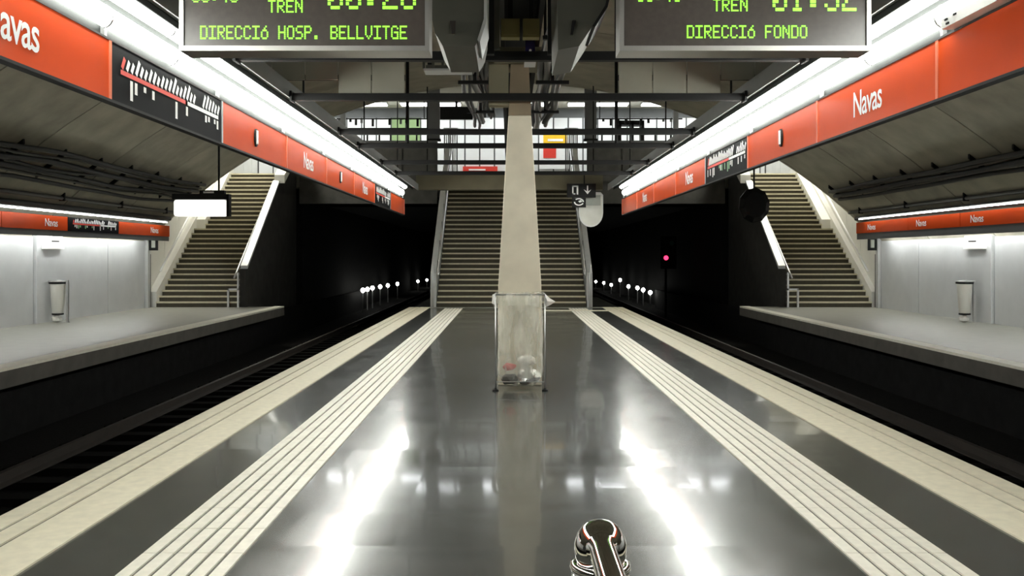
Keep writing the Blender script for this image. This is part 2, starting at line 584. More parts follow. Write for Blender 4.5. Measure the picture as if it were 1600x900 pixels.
struct(mf, 'upper concourse floor at the head of the stairs', 'floor')

# tunnel beyond the platforms
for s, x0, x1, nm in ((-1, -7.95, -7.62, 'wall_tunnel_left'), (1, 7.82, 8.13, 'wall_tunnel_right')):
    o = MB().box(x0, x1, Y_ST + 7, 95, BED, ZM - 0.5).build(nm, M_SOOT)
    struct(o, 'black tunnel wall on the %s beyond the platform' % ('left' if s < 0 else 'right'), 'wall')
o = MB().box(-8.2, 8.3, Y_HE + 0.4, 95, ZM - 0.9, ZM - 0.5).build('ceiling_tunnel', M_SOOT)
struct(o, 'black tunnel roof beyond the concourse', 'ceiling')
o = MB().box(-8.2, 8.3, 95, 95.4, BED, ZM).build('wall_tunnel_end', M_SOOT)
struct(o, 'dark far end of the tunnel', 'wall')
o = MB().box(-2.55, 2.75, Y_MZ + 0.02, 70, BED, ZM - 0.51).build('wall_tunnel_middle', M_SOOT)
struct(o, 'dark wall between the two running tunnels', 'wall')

# parapets of the concourse above the tracks
for s, x0, x1 in ((-1, -7.62, -2.62), (1, 2.82, 7.82)):
    p = MB().box(x0, x1, Y_MZ - 0.1, Y_MZ + 0.1, 3.4, 5.60).build('trim_parapet', M_CONCD)
    struct(p, 'dark solid parapet above the %s track' % ('left' if s < 0 else 'right'), 'parapet')
    nn = 4
    for q in range(nn):
        a = x0 + (x1 - x0) * q / nn; b = x0 + (x1 - x0) * (q + 1) / nn
        MB().box(a + 0.03, b - 0.03, Y_MZ - 0.14, Y_MZ - 0.1, 4.2, 5.5).build('parapet_panel', M_CONCD, p)
    MB().box(x0, x1, Y_MZ - 0.16, Y_MZ + 0.16, 5.60, 5.68).build('coping', M_BAND, p)

# ================================================================== STAIRS
def staircase(x0, x1, lab, jog=0.0, outer=0):
    t = empty('staircase', ((x0 + x1) / 2, Y_ST, 0), lab, 'staircase')
    tread = MB().box(-0.5, 0.5, -0.02, RUN + 0.02, -0.035, 0.0).mesh('tread', M_STEP)
    riser = MB().box(-0.5, 0.5, 0.0, 0.03, 0.0, RISE - 0.03).mesh('riser', M_RISER)
    nose = MB().box(-0.5, 0.5, -0.035, 0.03, -0.045, 0.003).mesh('nosing', M_NOSE)
    for i in range(nst):
        a, b = x0, x1
        if jog and i > 14:
            if outer < 0:
                a += jog
            else:
                b -= jog
        w = b - a
        c = (a + b) / 2
        yy = Y_ST + i * RUN
        st = put('step', tread, (c, yy, (i + 1) * RISE), t)
        st.scale = (w, 1, 1)
        r = put('riser', riser, (c, yy, i * RISE), t)
        r.scale = (w, 1, 1)
        nz = put('step_nosing', nose, (c, yy, (i + 1) * RISE), t)
        nz.scale = (w, 1, 1)
    # solid underside
    MB().prism([(Y_ST + 0.2, 0.0), (Y_MZ, ZM - 0.2), (Y_MZ, ZM - 0.55), (Y_ST + 0.9, 0.0)], 'x', x0 + 0.02, x1 - 0.02).build('flight_slab', M_CONCD, t)
    return t


st_c = staircase(-2.13, 2.25, 'wide central staircase rising behind the stone pillar')
st_l = staircase(-10.35, -7.92, 'stone staircase rising from the left side platform', 0.30, -1)
st_r = staircase(8.13, 10.62, 'stone staircase rising from the right side platform', 0.30, 1)


def sloped(y0, y1, z0, z1, h):
    """outline in (y,z) of a band running up the flight"""
    return [(y0, z0), (y1, z1), (y1, z1 + h), (y0, z0 + h)]


def nosez(y):
    return (y - Y_ST) / RUN * RISE + RISE


# central balustrades
for s, xi in ((-1, -2.13), (1, 2.25)):
    xa, xb = sorted((xi + s * 0.02, xi + s * 0.18))
    y1 = Y_MZ
    b = MB().prism([(Y_ST - 0.05, 0), (Y_ST + 0.25, 0.0), (y1, nosez(y1) - 0.4), (y1, nosez(y1) + 0.95), (Y_ST + 0.1, 1.1), (Y_ST - 0.05, 1.0)], 'x', xa, xb)
    bo = b.build('balustrade', M_STEELP, st_c)
    MB().tube([(xi - s * 0.05, Y_ST - 0.1, 0.95), (xi - s * 0.05, Y_ST + 0.1, 1.12), (xi - s * 0.05, y1, nosez(y1) + 0.92)], 0.032, 10).build('handrail', M_STEEL, st_c, smooth=True)
    MB().tube([(xi + s * 0.1, Y_ST - 0.2, 0.0), (xi + s * 0.1, Y_ST - 0.2, 1.25)], 0.035, 10).build('newel_post', M_STEELP, st_c, smooth=True)
    for q in range(7):
        yy = Y_ST + 0.5 + q * 0.9
        MB().prism(sloped(yy, yy + 0.03, nosez(yy) - 0.1, nosez(yy + 0.03) - 0.1, 0.95), 'x', *sorted((xi + s * 0.0, xi + s * 0.025))).build('panel_seam', M_BAND, st_c)

# inner walls of the side stairs
for s, xi, t in ((-1, -7.92, st_l), (1, 8.13, st_r)):
    xa, xb = sorted((xi, xi - s * 0.17))
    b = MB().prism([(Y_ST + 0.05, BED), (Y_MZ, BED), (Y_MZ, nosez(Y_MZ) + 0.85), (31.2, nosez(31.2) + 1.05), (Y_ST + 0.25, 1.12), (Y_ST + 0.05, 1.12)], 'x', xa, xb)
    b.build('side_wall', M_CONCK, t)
    MB().prism(sloped(Y_ST + 0.2, 31.2, 1.12, nosez(31.2) + 1.05, 0.1), 'x', xa - 0.02, xb + 0.02).build('coping', M_STEELP, t)
    xa2, xb2 = sorted((xi - s * 0.02, xi - s * 0.36))
    MB().prism(sloped(31.2, Y_MZ + 0.2, nosez(31.2) + 1.05, nosez(Y_MZ) + 0.85, 0.28), 'x', xa2, xb2).build('upper_coping', M_PANELW, t)
    MB().tube([(xi + s * 0.12, Y_ST - 0.1, 0.86), (xi + s * 0.12, Y_ST + 0.15, 1.02), (xi + s * 0.12, 31.5, nosez(31.5) + 0.85)], 0.03, 8).build('handrail', M_STEEL, t, smooth=True)
    # small gate frame at the foot
    g = MB()
    g.box(*sorted((xi - s * 0.02, xi + s * 0.03)), Y_ST - 0.12, Y_ST - 0.06, 0, 1.02)
    g.box(*sorted((xi + s * 0.27, xi + s * 0.32)), Y_ST - 0.12, Y_ST - 0.06, 0, 0.55)
    g.box(*sorted((xi - s * 0.02, xi + s * 0.32)), Y_ST - 0.12, Y_ST - 0.06, 0.5, 0.55)
    g.build('gate_frame', M_STEEL, t)
    # outer string and rail on the wall
    xo = -10.35 if s < 0 else 10.62
    xa, xb = sorted((xo, xo + s * 0.22))
    MB().prism([(Y_ST + 0.02, 0.0), (Y_MZ, nosez(Y_MZ) - 0.16), (Y_MZ, nosez(Y_MZ) + 0.25), (Y_ST + 0.02, 0.45)], 'x', xa, xb).build('outer_string', M_PANELW, t)
    j0 = Y_ST + 15 * RUN
    MB().prism([(j0, nosez(j0) - 0.16), (Y_MZ, nosez(Y_MZ) - 0.16), (Y_MZ, nosez(Y_MZ) + 0.15), (j0, nosez(j0) + 0.15)], 'x', *sorted((xo - s * 0.29, xo + s * 0.2))).build('upper_string', M_PANELW, t)
    MB().tube([(xo + s * 0.05 - s * 0.12, Y_ST + 0.1, 1.05), (xo - s * 0.07, 31.2, nosez(31.2) + 0.9)], 0.03, 8).build('wall_handrail', M_WHITEP, t, smooth=True)

# lamps lighting the stair wells and concourse
def hall_lamp(x0, x1, y0, y1, z, m, lab, grp=None):
    t = empty('ceiling_lamp', ((x0 + x1) / 2, (y0 + y1) / 2, z - 0.1), lab, 'lamp', grp)
    MB().box(x0 - 0.03, x1 + 0.03, y0 - 0.03, y1 + 0.03, z - 0.05, z).build('lamp_body', M_STEELP, t)
    MB().box(x0, x1, y0, y1, z - 0.09, z - 0.05).build('diffuser', m, t)


for j, x in enumerate((-9.2, -6.2, -3.2, 0.2, 3.6, 6.6, 9.4)):
    hall_lamp(x - 1.2, x + 1.2, 37.4, 38.0, Z_HC, M_LAMPH, 'white strip lamp on the upper concourse ceiling, %s from the left' % ORD[j], 'concourse strip lamps')
for s, x, nm in ((-1, -9.2, 'left'), (1, 9.4, 'right')):
    hall_lamp(x - 0.4, x + 0.4, 29.0, 33.2, Z_HC, M_LAMPS, 'long strip lamp on the ceiling above the %s stairs' % nm)

# mezzanine fittings
def thing_box(name, lab, cat, parts, group=None):
    b = parts[0]
    c = MB().box(*b[1]).centre()
    t = empty(name, c, lab, cat, group)
    for nm, bx, m in parts:
        MB().box(*bx).build(nm, m, t)
    return t


thing_box('poster_frame', 'yellow and red lit poster on the concourse right of the pillar', 'poster', [
    ('board', (1.25, 2.55, 38.85, 38.95, 5.15, 6.75), M_WHITEP),
    ('yellow_field', (1.42, 2.4, 38.83, 38.85, 6.2, 6.6), M_YELP),
    ('red_field', (1.42, 1.95, 38.83, 38.85, 5.6, 6.12), M_REDP),
    ('caption', (1.6, 2.25, 38.815, 38.83, 6.3, 6.4), M_WHITEP)])
thing_box('wall_banner', 'low red banner on the concourse left of the pillar', 'banner', [
    ('board', (-1.95, -0.5, 38.85, 38.95, 5.0, 5.25), M_REDP),
    ('white_stripe', (-1.7, -1.0, 38.83, 38.85, 5.08, 5.14), M_WHITEP)])
thing_box('wall_screen', 'black flat screen hung before the concourse left of the pillar', 'screen', [
    ('screen_body', (-2.75, -1.45, 36.7, 36.85, 6.9, 7.4), M_BLACK),
    ('bracket', (-2.15, -2.05, 36.75, 36.82, 7.4, 7.72), M_DARK)])
thing_box('ticket_gate', 'dark gate posts on the concourse right of the pillar', 'gate', [
    ('gate_post', (4.3, 4.5, 37.3, 37.9, 4.48, 6.9), M_DARK),
    ('gate_post', (4.9, 5.0, 37.3, 37.9, 4.48, 6.9), M_DARK),
    ('gate_post', (5.3, 5.42, 37.3, 37.9, 4.48, 6.9), M_DARK),
    ('gate_top', (4.3, 5.42, 37.3, 37.9, 6.78, 6.95), M_DARK)])
# square posts and rails standing along the concourse edge
for x, ds in ((-6.05, 'leftmost'), (-2.75, 'left of the central stairs'), (2.95, 'right of the central stairs'), (6.05, 'rightmost')):
    w = 0.09 if abs(x) > 4 else 0.22
    thing_box('concourse_post', 'dark square post on the concourse edge, %s' % ds, 'post', [
        ('shaft', (x - w, x + w, Y_MZ - 0.05, Y_MZ + 0.1, 5.68, Z_HC), M_BAND),
        ('collar', (x - w - 0.03, x + w + 0.03, Y_MZ - 0.08, Y_MZ + 0.13, 5.68, 5.76), M_DARK)])
for x0, x1, ds in ((-7.6, -3.0, 'left'), (3.2, 7.8, 'right')):
    t = empty('guard_rail', ((x0 + x1) / 2, 35.0, ZM), 'dark guard rail with uprights behind the %s parapet' % ds, 'railing')
    MB().box(x0, x1, 36.2, 36.26, 6.42, 6.50).build('top_rail', M_DARK, t)
    n = 9
    for q in range(n + 1):
        xx = x0 + (x1 - x0) * q / n + random.uniform(-0.12, 0.12)
        MB().box(xx - 0.03, xx + 0.03, 36.2, 36.26, ZM, 6.42).build('upright', M_DARK, t)
for x0, x1, ds, nd in ((-6.9, -3.1, 'left', 17), (3.3, 6.9, 'right', 12)):
    t = empty('concourse_rail', ((x0 + x1) / 2, 37.0, 6.8), 'dark rail with short droppers before the %s part of the concourse wall' % ds, 'rail')
    MB().box(x0, x1, 37.0, 37.06, 6.95, 7.0).build('rail_bar', M_DARK, t)
    rnd = random.Random(nd)
    for q in range(nd):
        xx = x0 + (x1 - x0) * (q + 0.5) / nd
        if rnd.random() < 0.8:
            MB().box(xx - 0.05, xx + 0.04, 37.0, 37.06, 6.95 - rnd.uniform(0.08, 0.28), 6.95).build('dropper', M_DARK if rnd.random() < 0.7 else M_BAND, t)
    for xx in (x0 + 0.3, x1 - 0.3):
        MB().box(xx - 0.02, xx + 0.02, 37.0, 37.06, 7.0, Z_HC).build('hanger', M_DARK, t)
for x0, x1, ds in ((-2.5, -1.95, 'left'), (2.1, 2.6, 'right')):
    t = empty('louvre_screen', ((x0 + x1) / 2, 35.2, ZM), 'striped louvre screen at the head of the central stairs, %s side' % ds, 'screen')
    MB().box(x0, x1, 35.15, 35.2, 6.3, 6.36).build('frame', M_STEELP, t)
    for q in range(7):
        xx = x0 + (x1 - x0) * (q + 0.5) / 7
        MB().box(xx - 0.022, xx + 0.022, 35.15, 35.2, ZM, 6.3).build('slat', M_STEELP if q % 2 else M_BAND, t)

# ================================================================== PILLAR, LINTEL
PY = 10.75
pill = empty('pillar', (CX - 0.03, PY, 0), 'tapering beige stone pillar standing on the island platform', 'pillar')
pc = CX - 0.03
m = MB()
M_PHEAD = mat('pillar_brown_shade', (0.2, 0.155, 0.10), 0.8, var=0.15, scale=3)  # brown tone; the dimness above the lamps is put into this colour
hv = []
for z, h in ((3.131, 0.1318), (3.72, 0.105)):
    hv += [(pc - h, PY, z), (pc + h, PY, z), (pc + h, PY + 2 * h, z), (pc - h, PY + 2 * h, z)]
MB().add(hv, [(0, 1, 2, 3), (4, 5, 6, 7), (0, 1, 5, 4), (1, 2, 6, 5), (2, 3, 7, 6), (3, 0, 4, 7)]).build('pillar_top_shaded', M_PHEAD, pill)
prof = [(0.0, 0.255), (1.15, 0.25), (3.13, 0.132)]
vs = []
for z, h in prof:
    vs += [(pc - h, PY, z), (pc + h, PY, z), (pc + h, PY + 2 * h, z), (pc - h, PY + 2 * h, z)]
fs = [(0, 1, 2, 3)]
for i in range(len(prof) - 1):
    for k in range(4):
        fs.append((i * 4 + k, i * 4 + (k + 1) % 4, i * 4 + 4 + (k + 1) % 4, i * 4 + 4 + k))
fs.append(tuple(range(4 * len(prof) - 4, 4 * len(prof))))
m.add(vs, fs)
po = m.build('shaft', M_PILLAR, pill)
bv = po.modifiers.new('bevel', 'BEVEL'); bv.width = 0.012; bv.segments = 2; bv.limit_method = 'ANGLE'
MB().box(pc - 0.3, pc + 0.3, PY - 0.1, PY + 0.5, 3.721, 3.9).build('capital', M_BEAM, pill)
MB().box(pc - 0.36, pc - 0.13, PY + 0.0, PY + 0.2, 3.25, 3.75).build('cable_box', M_BEAM, pill)

lin = empty('lintel_beam', (0.15, 26.5, 3.4), 'olive beige beam hung across the head of the central stairs', 'beam')
MB().box(-2.66, 2.66, 26.4, 26.75, 3.39, 3.85).build('beam_body', M_BEAM, lin)
for x in (-2.35, 2.4):
    MB().tube([(x, 26.55, 3.85), (x, 26.55, vault_z(x))], 0.02, 6).build('hanger_rod', M_DARK, lin)

# spine channel above the pillar line
sp = empty('ceiling_channel', (CX - 0.03, 8, 3.9), 'dark steel channel running above the pillar', 'channel')
MB().box(pc - 0.22, pc - 0.17, 8.6, 25.8, 3.9, 4.2).build('channel_side', M_DARK, sp)
MB().box(pc + 0.17, pc + 0.22, 8.6, 25.8, 3.9, 4.2).build('channel_side', M_DARK, sp)
MB().box(pc - 0.22, pc + 0.22, 8.6, 25.8, 4.15, 4.2).build('channel_web', M_DARK, sp)
for yy in (9.2, 14, 20, 25):
    MB().tube([(pc, yy, 4.2), (pc, yy, vault_z(pc))], 0.03, 6).build('hanger_rod', M_DARK, sp)

# ================================================================== PLATFORM SIGNS AND LIGHTS
SXL, SXR = -2.85, 3.05
SZ0, SZ1 = 2.61, 3.02
EDG = [-1.2, 1.4, 3.95, 6.55, 9.1, 11.75, 14.3, 16.85, 19.4, 22.0, 24.9]


def face(side, d=0.0):
    """x of the printed face of a sign, d proud towards the platform"""
    return (SXL + 0.03 + d) if side < 0 else (SXR - 0.03 - d)


def map_marks(side, y0, y1, parent, seed, z0=SZ0, z1=SZ1, xf=None, flip=False):
    """line map: slanted station names over a line, interchange names under it"""
    rnd = random.Random(seed)
    H_ = z1 - z0
    L = y1 - y0
    xx = xf if xf is not None else face(side, 0.004)

    def P(u, v):      # u 0..1 in reading direction
        return (xx, (y0 + u * L) if side < 0 else (y1 - u * L), z0 + v * H_)

    def strip(mb, u0, v0, u1, v1, w):
        du, dv = (u1 - u0) * L, (v1 - v0) * H_
        l = math.hypot(du, dv)
        nu, nv = -dv / l * w / 2 / L, du / l * w / 2 / H_
        mb.add([P(u0 + nu, v0 + nv), P(u1 + nu, v1 + nv), P(u1 - nu, v1 - nv), P(u0 - nu, v0 - nv)], [(0, 1, 2, 3)])
    red, white, green = MB(), MB(), MB()
    strip(red, 0.05, 0.55, 0.62, 0.55, 0.034)
    strip(white, 0.60, 0.55, 0.97, 0.55, 0.034)
    n = 27
    for i in range(n):
        u = 0.06 + 0.9 * i / (n - 1)
        if 18.5 < i < 20.5:
            continue
        h = rnd.uniform(0.16, 0.33)
        tgt = red if i == 0 else white
        strip(tgt, u, 0.62, u + h * H_ / L * 0.6, 0.62 + h, 0.042)
        if rnd.random() < 0.55:
            hh = rnd.uniform(0.1, 0.36)
            strip(green if rnd.random() < 0.15 else white, u, 0.47, u, 0.47 - hh, 0.05)
    red.build('route_line', M_REDP, parent, recalc=False)['kind'] = 'stuff'
    white.build('station_names', M_WHITEP, parent, recalc=False)['kind'] = 'stuff'
    if green.v:
        green.build('interchange_mark', M_GREENP, parent, recalc=False)['kind'] = 'stuff'


def platform_sign(side, kinds):
    nm = 'left' if side < 0 else 'right'
    X = SXL if side < 0 else SXR
    t = empty('station_sign', (X, 12, SZ0), 'long red station name sign above the %s edge of the island platform' % nm, 'sign')
    for i in range(len(EDG) - 1):
        y0, y1 = EDG[i], EDG[i + 1]
        k = kinds[i]
        m = M_BLACKP if k == 'map' else M_RED
        p = MB().box(X - 0.03, X + 0.03, y0 + 0.012, y1 - 0.012, SZ0, SZ1).build('map_panel' if k == 'map' else 'sign_panel', m, t)
        if k == 'map':
            p['label'] = 'black line map panel with white station names'
            map_marks(side, y0 + 0.05, y1 - 0.05, p, 5 + i)
        if 'name' in k:
            w, h = 0.62, 0.215
            yc = (y0 + y1) / 2
            xx = face(side, 0.004)
            tm_ = MB()
            if side < 0:
                add_text(tm_, 'Navas', w, h, lambda a, b: (xx, yc - w / 2 + a, SZ0 + 0.105 + b), 0.012)
            else:
                add_text(tm_, 'Navas', w, h, lambda a, b: (xx, yc + w / 2 - a, SZ0 + 0.105 + b), 0.012)
            lt = tm_.build('lettering', M_WHITEP, p, recalc=False)
            lt['label'] = 'white lettering reading Navas'
        if 'oval' in k:
            yc = y0 + (y1 - y0) * 0.45
            c = MB()
            xx = face(side)
            pts = [(yc + 0.055 * math.cos(2 * PI * q / 14), SZ0 + 0.2 + 0.10 * math.sin(2 * PI * q / 14)) for q in range(14)]
            c.prism(pts, 'x', *sorted((xx, xx - side * 0.02)))
            co = c.build('oval_plate', M_DARK, t)  # dark oval plate carrying a white bar
            MB().box(*sorted((xx - side * 0.018, xx - side * 0.032)), yc - 0.02, yc + 0.02, SZ0 + 0.13, SZ0 + 0.28).build('oval_bar', M_WHITEP, co)
        # joint strip
        MB().box(*sorted((X, face(side, 0.006))), y1 - 0.02, y1 + 0.02, SZ0, SZ1).build('joint_strip', M_REDTRIM if k != 'map' else M_STEEL, t)
    MB().box(X - 0.035, X + 0.035, EDG[0], EDG[-1], SZ0 - 0.02, SZ0).build('bottom_rail', M_BLACK, t)
    MB().box(X - 0.036, X + 0.036, EDG[0], EDG[-1], SZ1, SZ1 + 0.015).build('top_rail', M_RAIL, t)
    MB().box(X - 0.03, X + 0.03, EDG[-1], EDG[-1] + 0.03, SZ0, SZ1).build('end_cap', M_RED, t)
    return t


platform_sign(-1, ['red', 'red', 'name', 'map', 'oval', 'name', 'oval', 'name', 'map', 'red'])
platform_sign(1, ['red', 'red', 'red', 'red', 'name', 'oval', 'map', 'name', 'oval', 'name'][:3] + ['name', 'oval', 'map', 'name', 'red', 'name', 'red'])

for side, X in ((-1, SXL), (1, SXR)):
    nm = 'left' if side < 0 else 'right'
    s = side
    h = empty('light_housing', (X, 12, 3.0), 'grey sheet metal lamp housing above the %s platform sign' % nm, 'lamp housing')
    ya, yb = -3.0, 25.4
    # tray with inner lip and vertical back plate
    xi = X - s * 0.36
    xo = X + s * 0.12
    MB().prism([(xi, 3.37), (xo, 3.37), (xo, 3.47), (xi, 3.47)], 'y', ya, yb).build('tray', M_HOUS, h)
    MB().box(*sorted((X + s * 0.03, X + s * 0.07)), ya, yb, 3.04, 3.37).build('back_plate', M_HOUSD, h)
    MB().box(*sorted((xi, xi + s * 0.015)), ya, yb, 3.295, 3.37).build('lip', M_HOUS, h)
    MB().box(*sorted((X - s * 0.205, X + s * 0.03)), ya, yb, 3.363, 3.37).build('shade_batten', M_HOUSD, h)  # batten and wing added to block lamp light from the tray
    MB().box(*sorted((X - s * 0.205, X - s * 0.198)), ya, yb, 3.315, 3.37).build('shade_wing', M_HOUSD, h)
    for yy in EDG[2:]:
        MB().box(*sorted((X + s * 0.0, X + s * 0.029)), yy - 0.02, yy + 0.02, 3.04, 3.12).build('bracket', M_STEEL, h)
    for yy in (6.9, 11.85, 16.8, 21.8):
        xr = X - s * 0.22
        MB().tube([(xr, yy, 3.47), (xr, yy, vault_z(xr))], 0.014, 6).build('hanger_rod', M_DARK, h)
    # two rows of diffusers
    L = 1.29

    def lamp_prof(cx, cz, w, hh):  # half-round diffuser
        pts = []
        for q in range(9):
            a = PI * q / 8
            pts.append((cx - s * math.sin(a) * w, cz + math.cos(a) * hh))
        return pts
    for row, (cx, cz, off, ds) in enumerate(((X - s * 0.115, 3.30, 0.0, 'upper row'), (X + s * 0.0, 3.185, 0.4, 'lower row'))):
        base = MB()
        pts = lamp_prof(0.0, 0.0, 0.065, 0.048 if row == 0 else 0.078)
        tube_me = MB().prism(pts, 'y', 0.0, L - 0.03).mesh('fluorescent_tube', M_TUBE)
        cap_me = MB().prism([(p[0] * 1.08, p[1] * 1.08) for p in pts], 'y', -0.014, 0.0).mesh('end_cap', M_STEEL)
        y = ya + 0.1 + off
        nl = 0
        while y + L < yb - 0.05 + off:
            if y + L > yb:
                break
            t = empty('fluorescent_lamp', (cx, y, cz), 'white fluorescent lamp over the %s sign, %s of the %s from its far end' % (nm, ORD[20 - nl], ds), 'lamp', '%s of lamps over the %s sign' % (ds, nm))
            nl += 1
            put('diffuser', tube_me, (cx, y, cz), t)
            put('end_cap', cap_me, (cx, y, cz), t)
            put('end_cap', cap_me, (cx, y + L - 0.016, cz), t)
            y += L

# white perforated box above the near right sign panel
t = empty('loudspeaker_box', (3.0, 5.4, 3.04), 'white box with dark dots above the near right sign panel', 'box')
MB().box(2.93, 3.02, 4.2, 6.3, 3.036, 3.104).build('box_body', M_WHITEP, t)
MB().box(2.925, 2.93, 5.55, 5.57, 3.036, 3.104).build('seam', M_BAND, t)
for yy, zz in ((6.2, 3.055), (6.22, 3.085), (6.1, 3.09), (5.45, 3.09)):
    MB().box(2.922, 2.93, yy - 0.018, yy + 0.018, zz - 0.006, zz + 0.006).build('dot', M_DARK, t)

# ---- crossbars between the housings
ordn = ['nearest', 'second', 'third', 'fourth', 'fifth', 'farthest']
for i, yy in enumerate((8.4, 10.55, 13.5, 15.2, 17.9, 20.2)):
    t = empty('cross_bar', (0.1, yy, 3.25), 'black steel cross bar between the lamp housings, %s behind the display boards' % ordn[i], 'beam', 'cross bars between the lamp housings')
    MB().box(-2.48, 2.68, yy - 0.04, yy + 0.04, 3.265, 3.345).build('bar', M_DARK, t)
    for x in (-2.468, 2.668):
        MB().box(x - 0.012, x + 0.012, yy - 0.09, yy + 0.09, 3.25, 3.365).build('end_plate', M_DARK, t)
    if i in (3,):
        for x in (-1.67, 1.75):
            MB().tube([(x, yy, 3.34), (x, yy, vault_z(x))], 0.03, 6).build('hanger_rod', M_DARK, t)

# ---- fascia boards above the second bar
for s, x0, x1 in ((-1, -3.1, -1.2), (1, 1.25, 3.2)):
    t = empty('fascia_board', ((x0 + x1) / 2, 10.62, 3.36), 'grey panelled fascia board above the %s half of the second cross bar' % ('left' if s < 0 else 'right'), 'fascia')
    n = 5
    for q in range(n):
        a = x0 + (x1 - x0) * q / n; b = x0 + (x1 - x0) * (q + 1) / n
        if s < 0:
            a = max(a, -3.1)
        MB().box(a + 0.006, b - 0.006, 10.62, 10.65, 3.52 if (a < -2.3 or b > 2.5) else 3.36, 4.05).build('fascia_panel', M_FASC, t)
    MB().box(x0, x1, 10.65, 10.69, 3.52, 3.58).build('backing_rail', M_DARK, t)
    MB().tube([((x0 + x1) / 2, 10.67, 4.0), ((x0 + x1) / 2, 10.67, vault_z((x0 + x1) / 2))], 0.012, 6).build('hanger_rod', M_DARK, t)

# ================================================================== DISPLAY BOARDS
FONT = {
 'D': '11110 10001 10001 10001 10001 10001 11110', 'I': '11111 00100 00100 00100 00100 00100 11111',
 'R': '11110 10001 10001 11110 10100 10010 10001', 'E': '11111 10000 10000 11110 10000 10000 11111',
 'C': '01110 10001 10000 10000 10000 10001 01110', 'H': '10001 10001 10001 11111 10001 10001 10001',
 'O': '01110 10001 10001 10001 10001 10001 01110', 'S': '01111 10000 10000 01110 00001 00001 11110',
 'P': '11110 10001 10001 11110 10000 10000 10000', '.': '00000 00000 00000 00000 00000 01100 01100',
 'B': '11110 10001 10001 11110 10001 10001 11110', 'L': '10000 10000 10000 10000 10000 10000 11111',
 'V': '10001 10001 10001 10001 10001 01010 00100', 'T': '11111 00100 00100 00100 00100 00100 00100',
 'G': '01110 10001 10000 10111 10001 10001 01111', 'F': '11111 10000 10000 11110 10000 10000 10000',
 'N': '10001 11001 10101 10101 10011 10001 10001', 'o': '00010 00100 01110 10001 10001 10001 01110',
 '0': '01110 10001 10011 10101 11001 10001 01110', '1': '00100 01100 00100 00100 00100 00100 01110',
 '2': '01110 10001 00001 00110 01000 10000 11111', '3': '01110 10001 00001 00110 00001 10001 01110',
 '5': '11111 10000 11110 00001 00001 10001 01110', '8': '01110 10001 10001 01110 10001 10001 01110',
 '4': '00010 00110 01010 10010 11111 00010 00010', ':': '00000 01100 01100 00000 01100 01100 00000', ' ': '00000 00000 00000 00000 00000 00000 00000'}
DY = 5.95
SCL = DY / 1450.0


def led(parent, s, px0, px1, pyt, pyb, name='led_text'):
    """dot-matrix line on a display face; the extent is given on the board's own face"""
    x0 = (px0 - 796) * SCL; x1 = (px1 - 796) * SCL
    zt = EYE + (400 - pyt) * SCL; zb = EYE + (400 - pyb) * SCL
    ncol = len(s) * 6 - 1
    dx = (x1 - x0) / ncol; dz = (zt - zb) / 7
    for ci, ch in enumerate(s):
        m = MB()
        for r, row in enumerate(FONT[ch].split()):
            for c, bit in enumerate(row):
                if bit == '1':
                    xa = x0 + (ci * 6 + c) * dx
                    za = zt - (r + 1) * dz
                    m.box(xa + dx * 0.03, xa + dx * 0.97, DY - 0.004, DY + 0.002, za + dz * 0.12, za + dz * 0.88)
        if m.v:
            o = m.build('led_character', M_LED, parent, recalc=False)
            o['kind'] = 'stuff'
            o['label'] = 'green dot-matrix character ' + ch.upper()


def display(px0, px1, lab, lines, rods):
    x0 = (px0 - 796) * SCL; x1 = (px1 - 796) * SCL
    zb = EYE + (400 - 79) * SCL
    zt = zb + 0.62
    t = empty('train_display', ((x0 + x1) / 2, DY, zb), lab, 'display board')
    MB().box(x0 + 0.02, x1 - 0.02, DY + 0.03, DY + 0.2, zb + 0.0, zt).build('casing', M_HOUS, t)
    MB().box(x0 + 0.03, x1 - 0.03, DY + 0.0, DY + 0.03, zb + 0.03, zt - 0.03).build('screen', M_SCREEN, t)
    fr = MB()
    fr.box(x0, x1, DY - 0.015, DY + 0.21, zb - 0.004, zb + 0.028)
    fr.box(x0, x0 + 0.028, DY - 0.015, DY + 0.21, zb + 0.028, zt)
    fr.box(x1 - 0.028, x1, DY - 0.015, DY + 0.21, zb + 0.028, zt)
    fr.box(x0, x1, DY - 0.015, DY + 0.21, zt, zt + 0.028)
    fr.build('frame', M_FRAME, t)
    for x in rods:
        MB().tube([(x, DY + 0.1, zt), (x, DY + 0.1, vault_z(x))], 0.02, 8).build('hanger_rod', M_DARK, t)
    for s, a, b, c, d in lines:
        led(t, s, a, b, c, d)


display(281, 671, 'hanging train display reading DIRECCIO HOSP. BELLVITGE in green', [
    ('DIRECCIo HOSP. BELLVITGE', 313, 636, 40, 61.5), ('TREN', 419, 473, 0, 20), ('00:28', 512, 650, -28, 15), ('00:40', 300, 372, -17, 4)], (-1.7, -0.8))
display(968, 1360, 'hanging train display reading DIRECCIO FONDO in green', [
    ('DIRECCIo FONDO', 1073, 1261, 39.5, 60), ('TREN', 1114, 1168, -2, 18), ('01:52', 1207, 1338, -26, 18), ('00:40', 995, 1064, -17, 3)], (1.0, 2.0))

# ================================================================== CEILING SERVICES ROUND THE PILLAR HEAD
def pxz(px, py, Y):
    return ((px - 796) * Y / 1450.0, EYE + (400 - py) * Y / 1450.0)


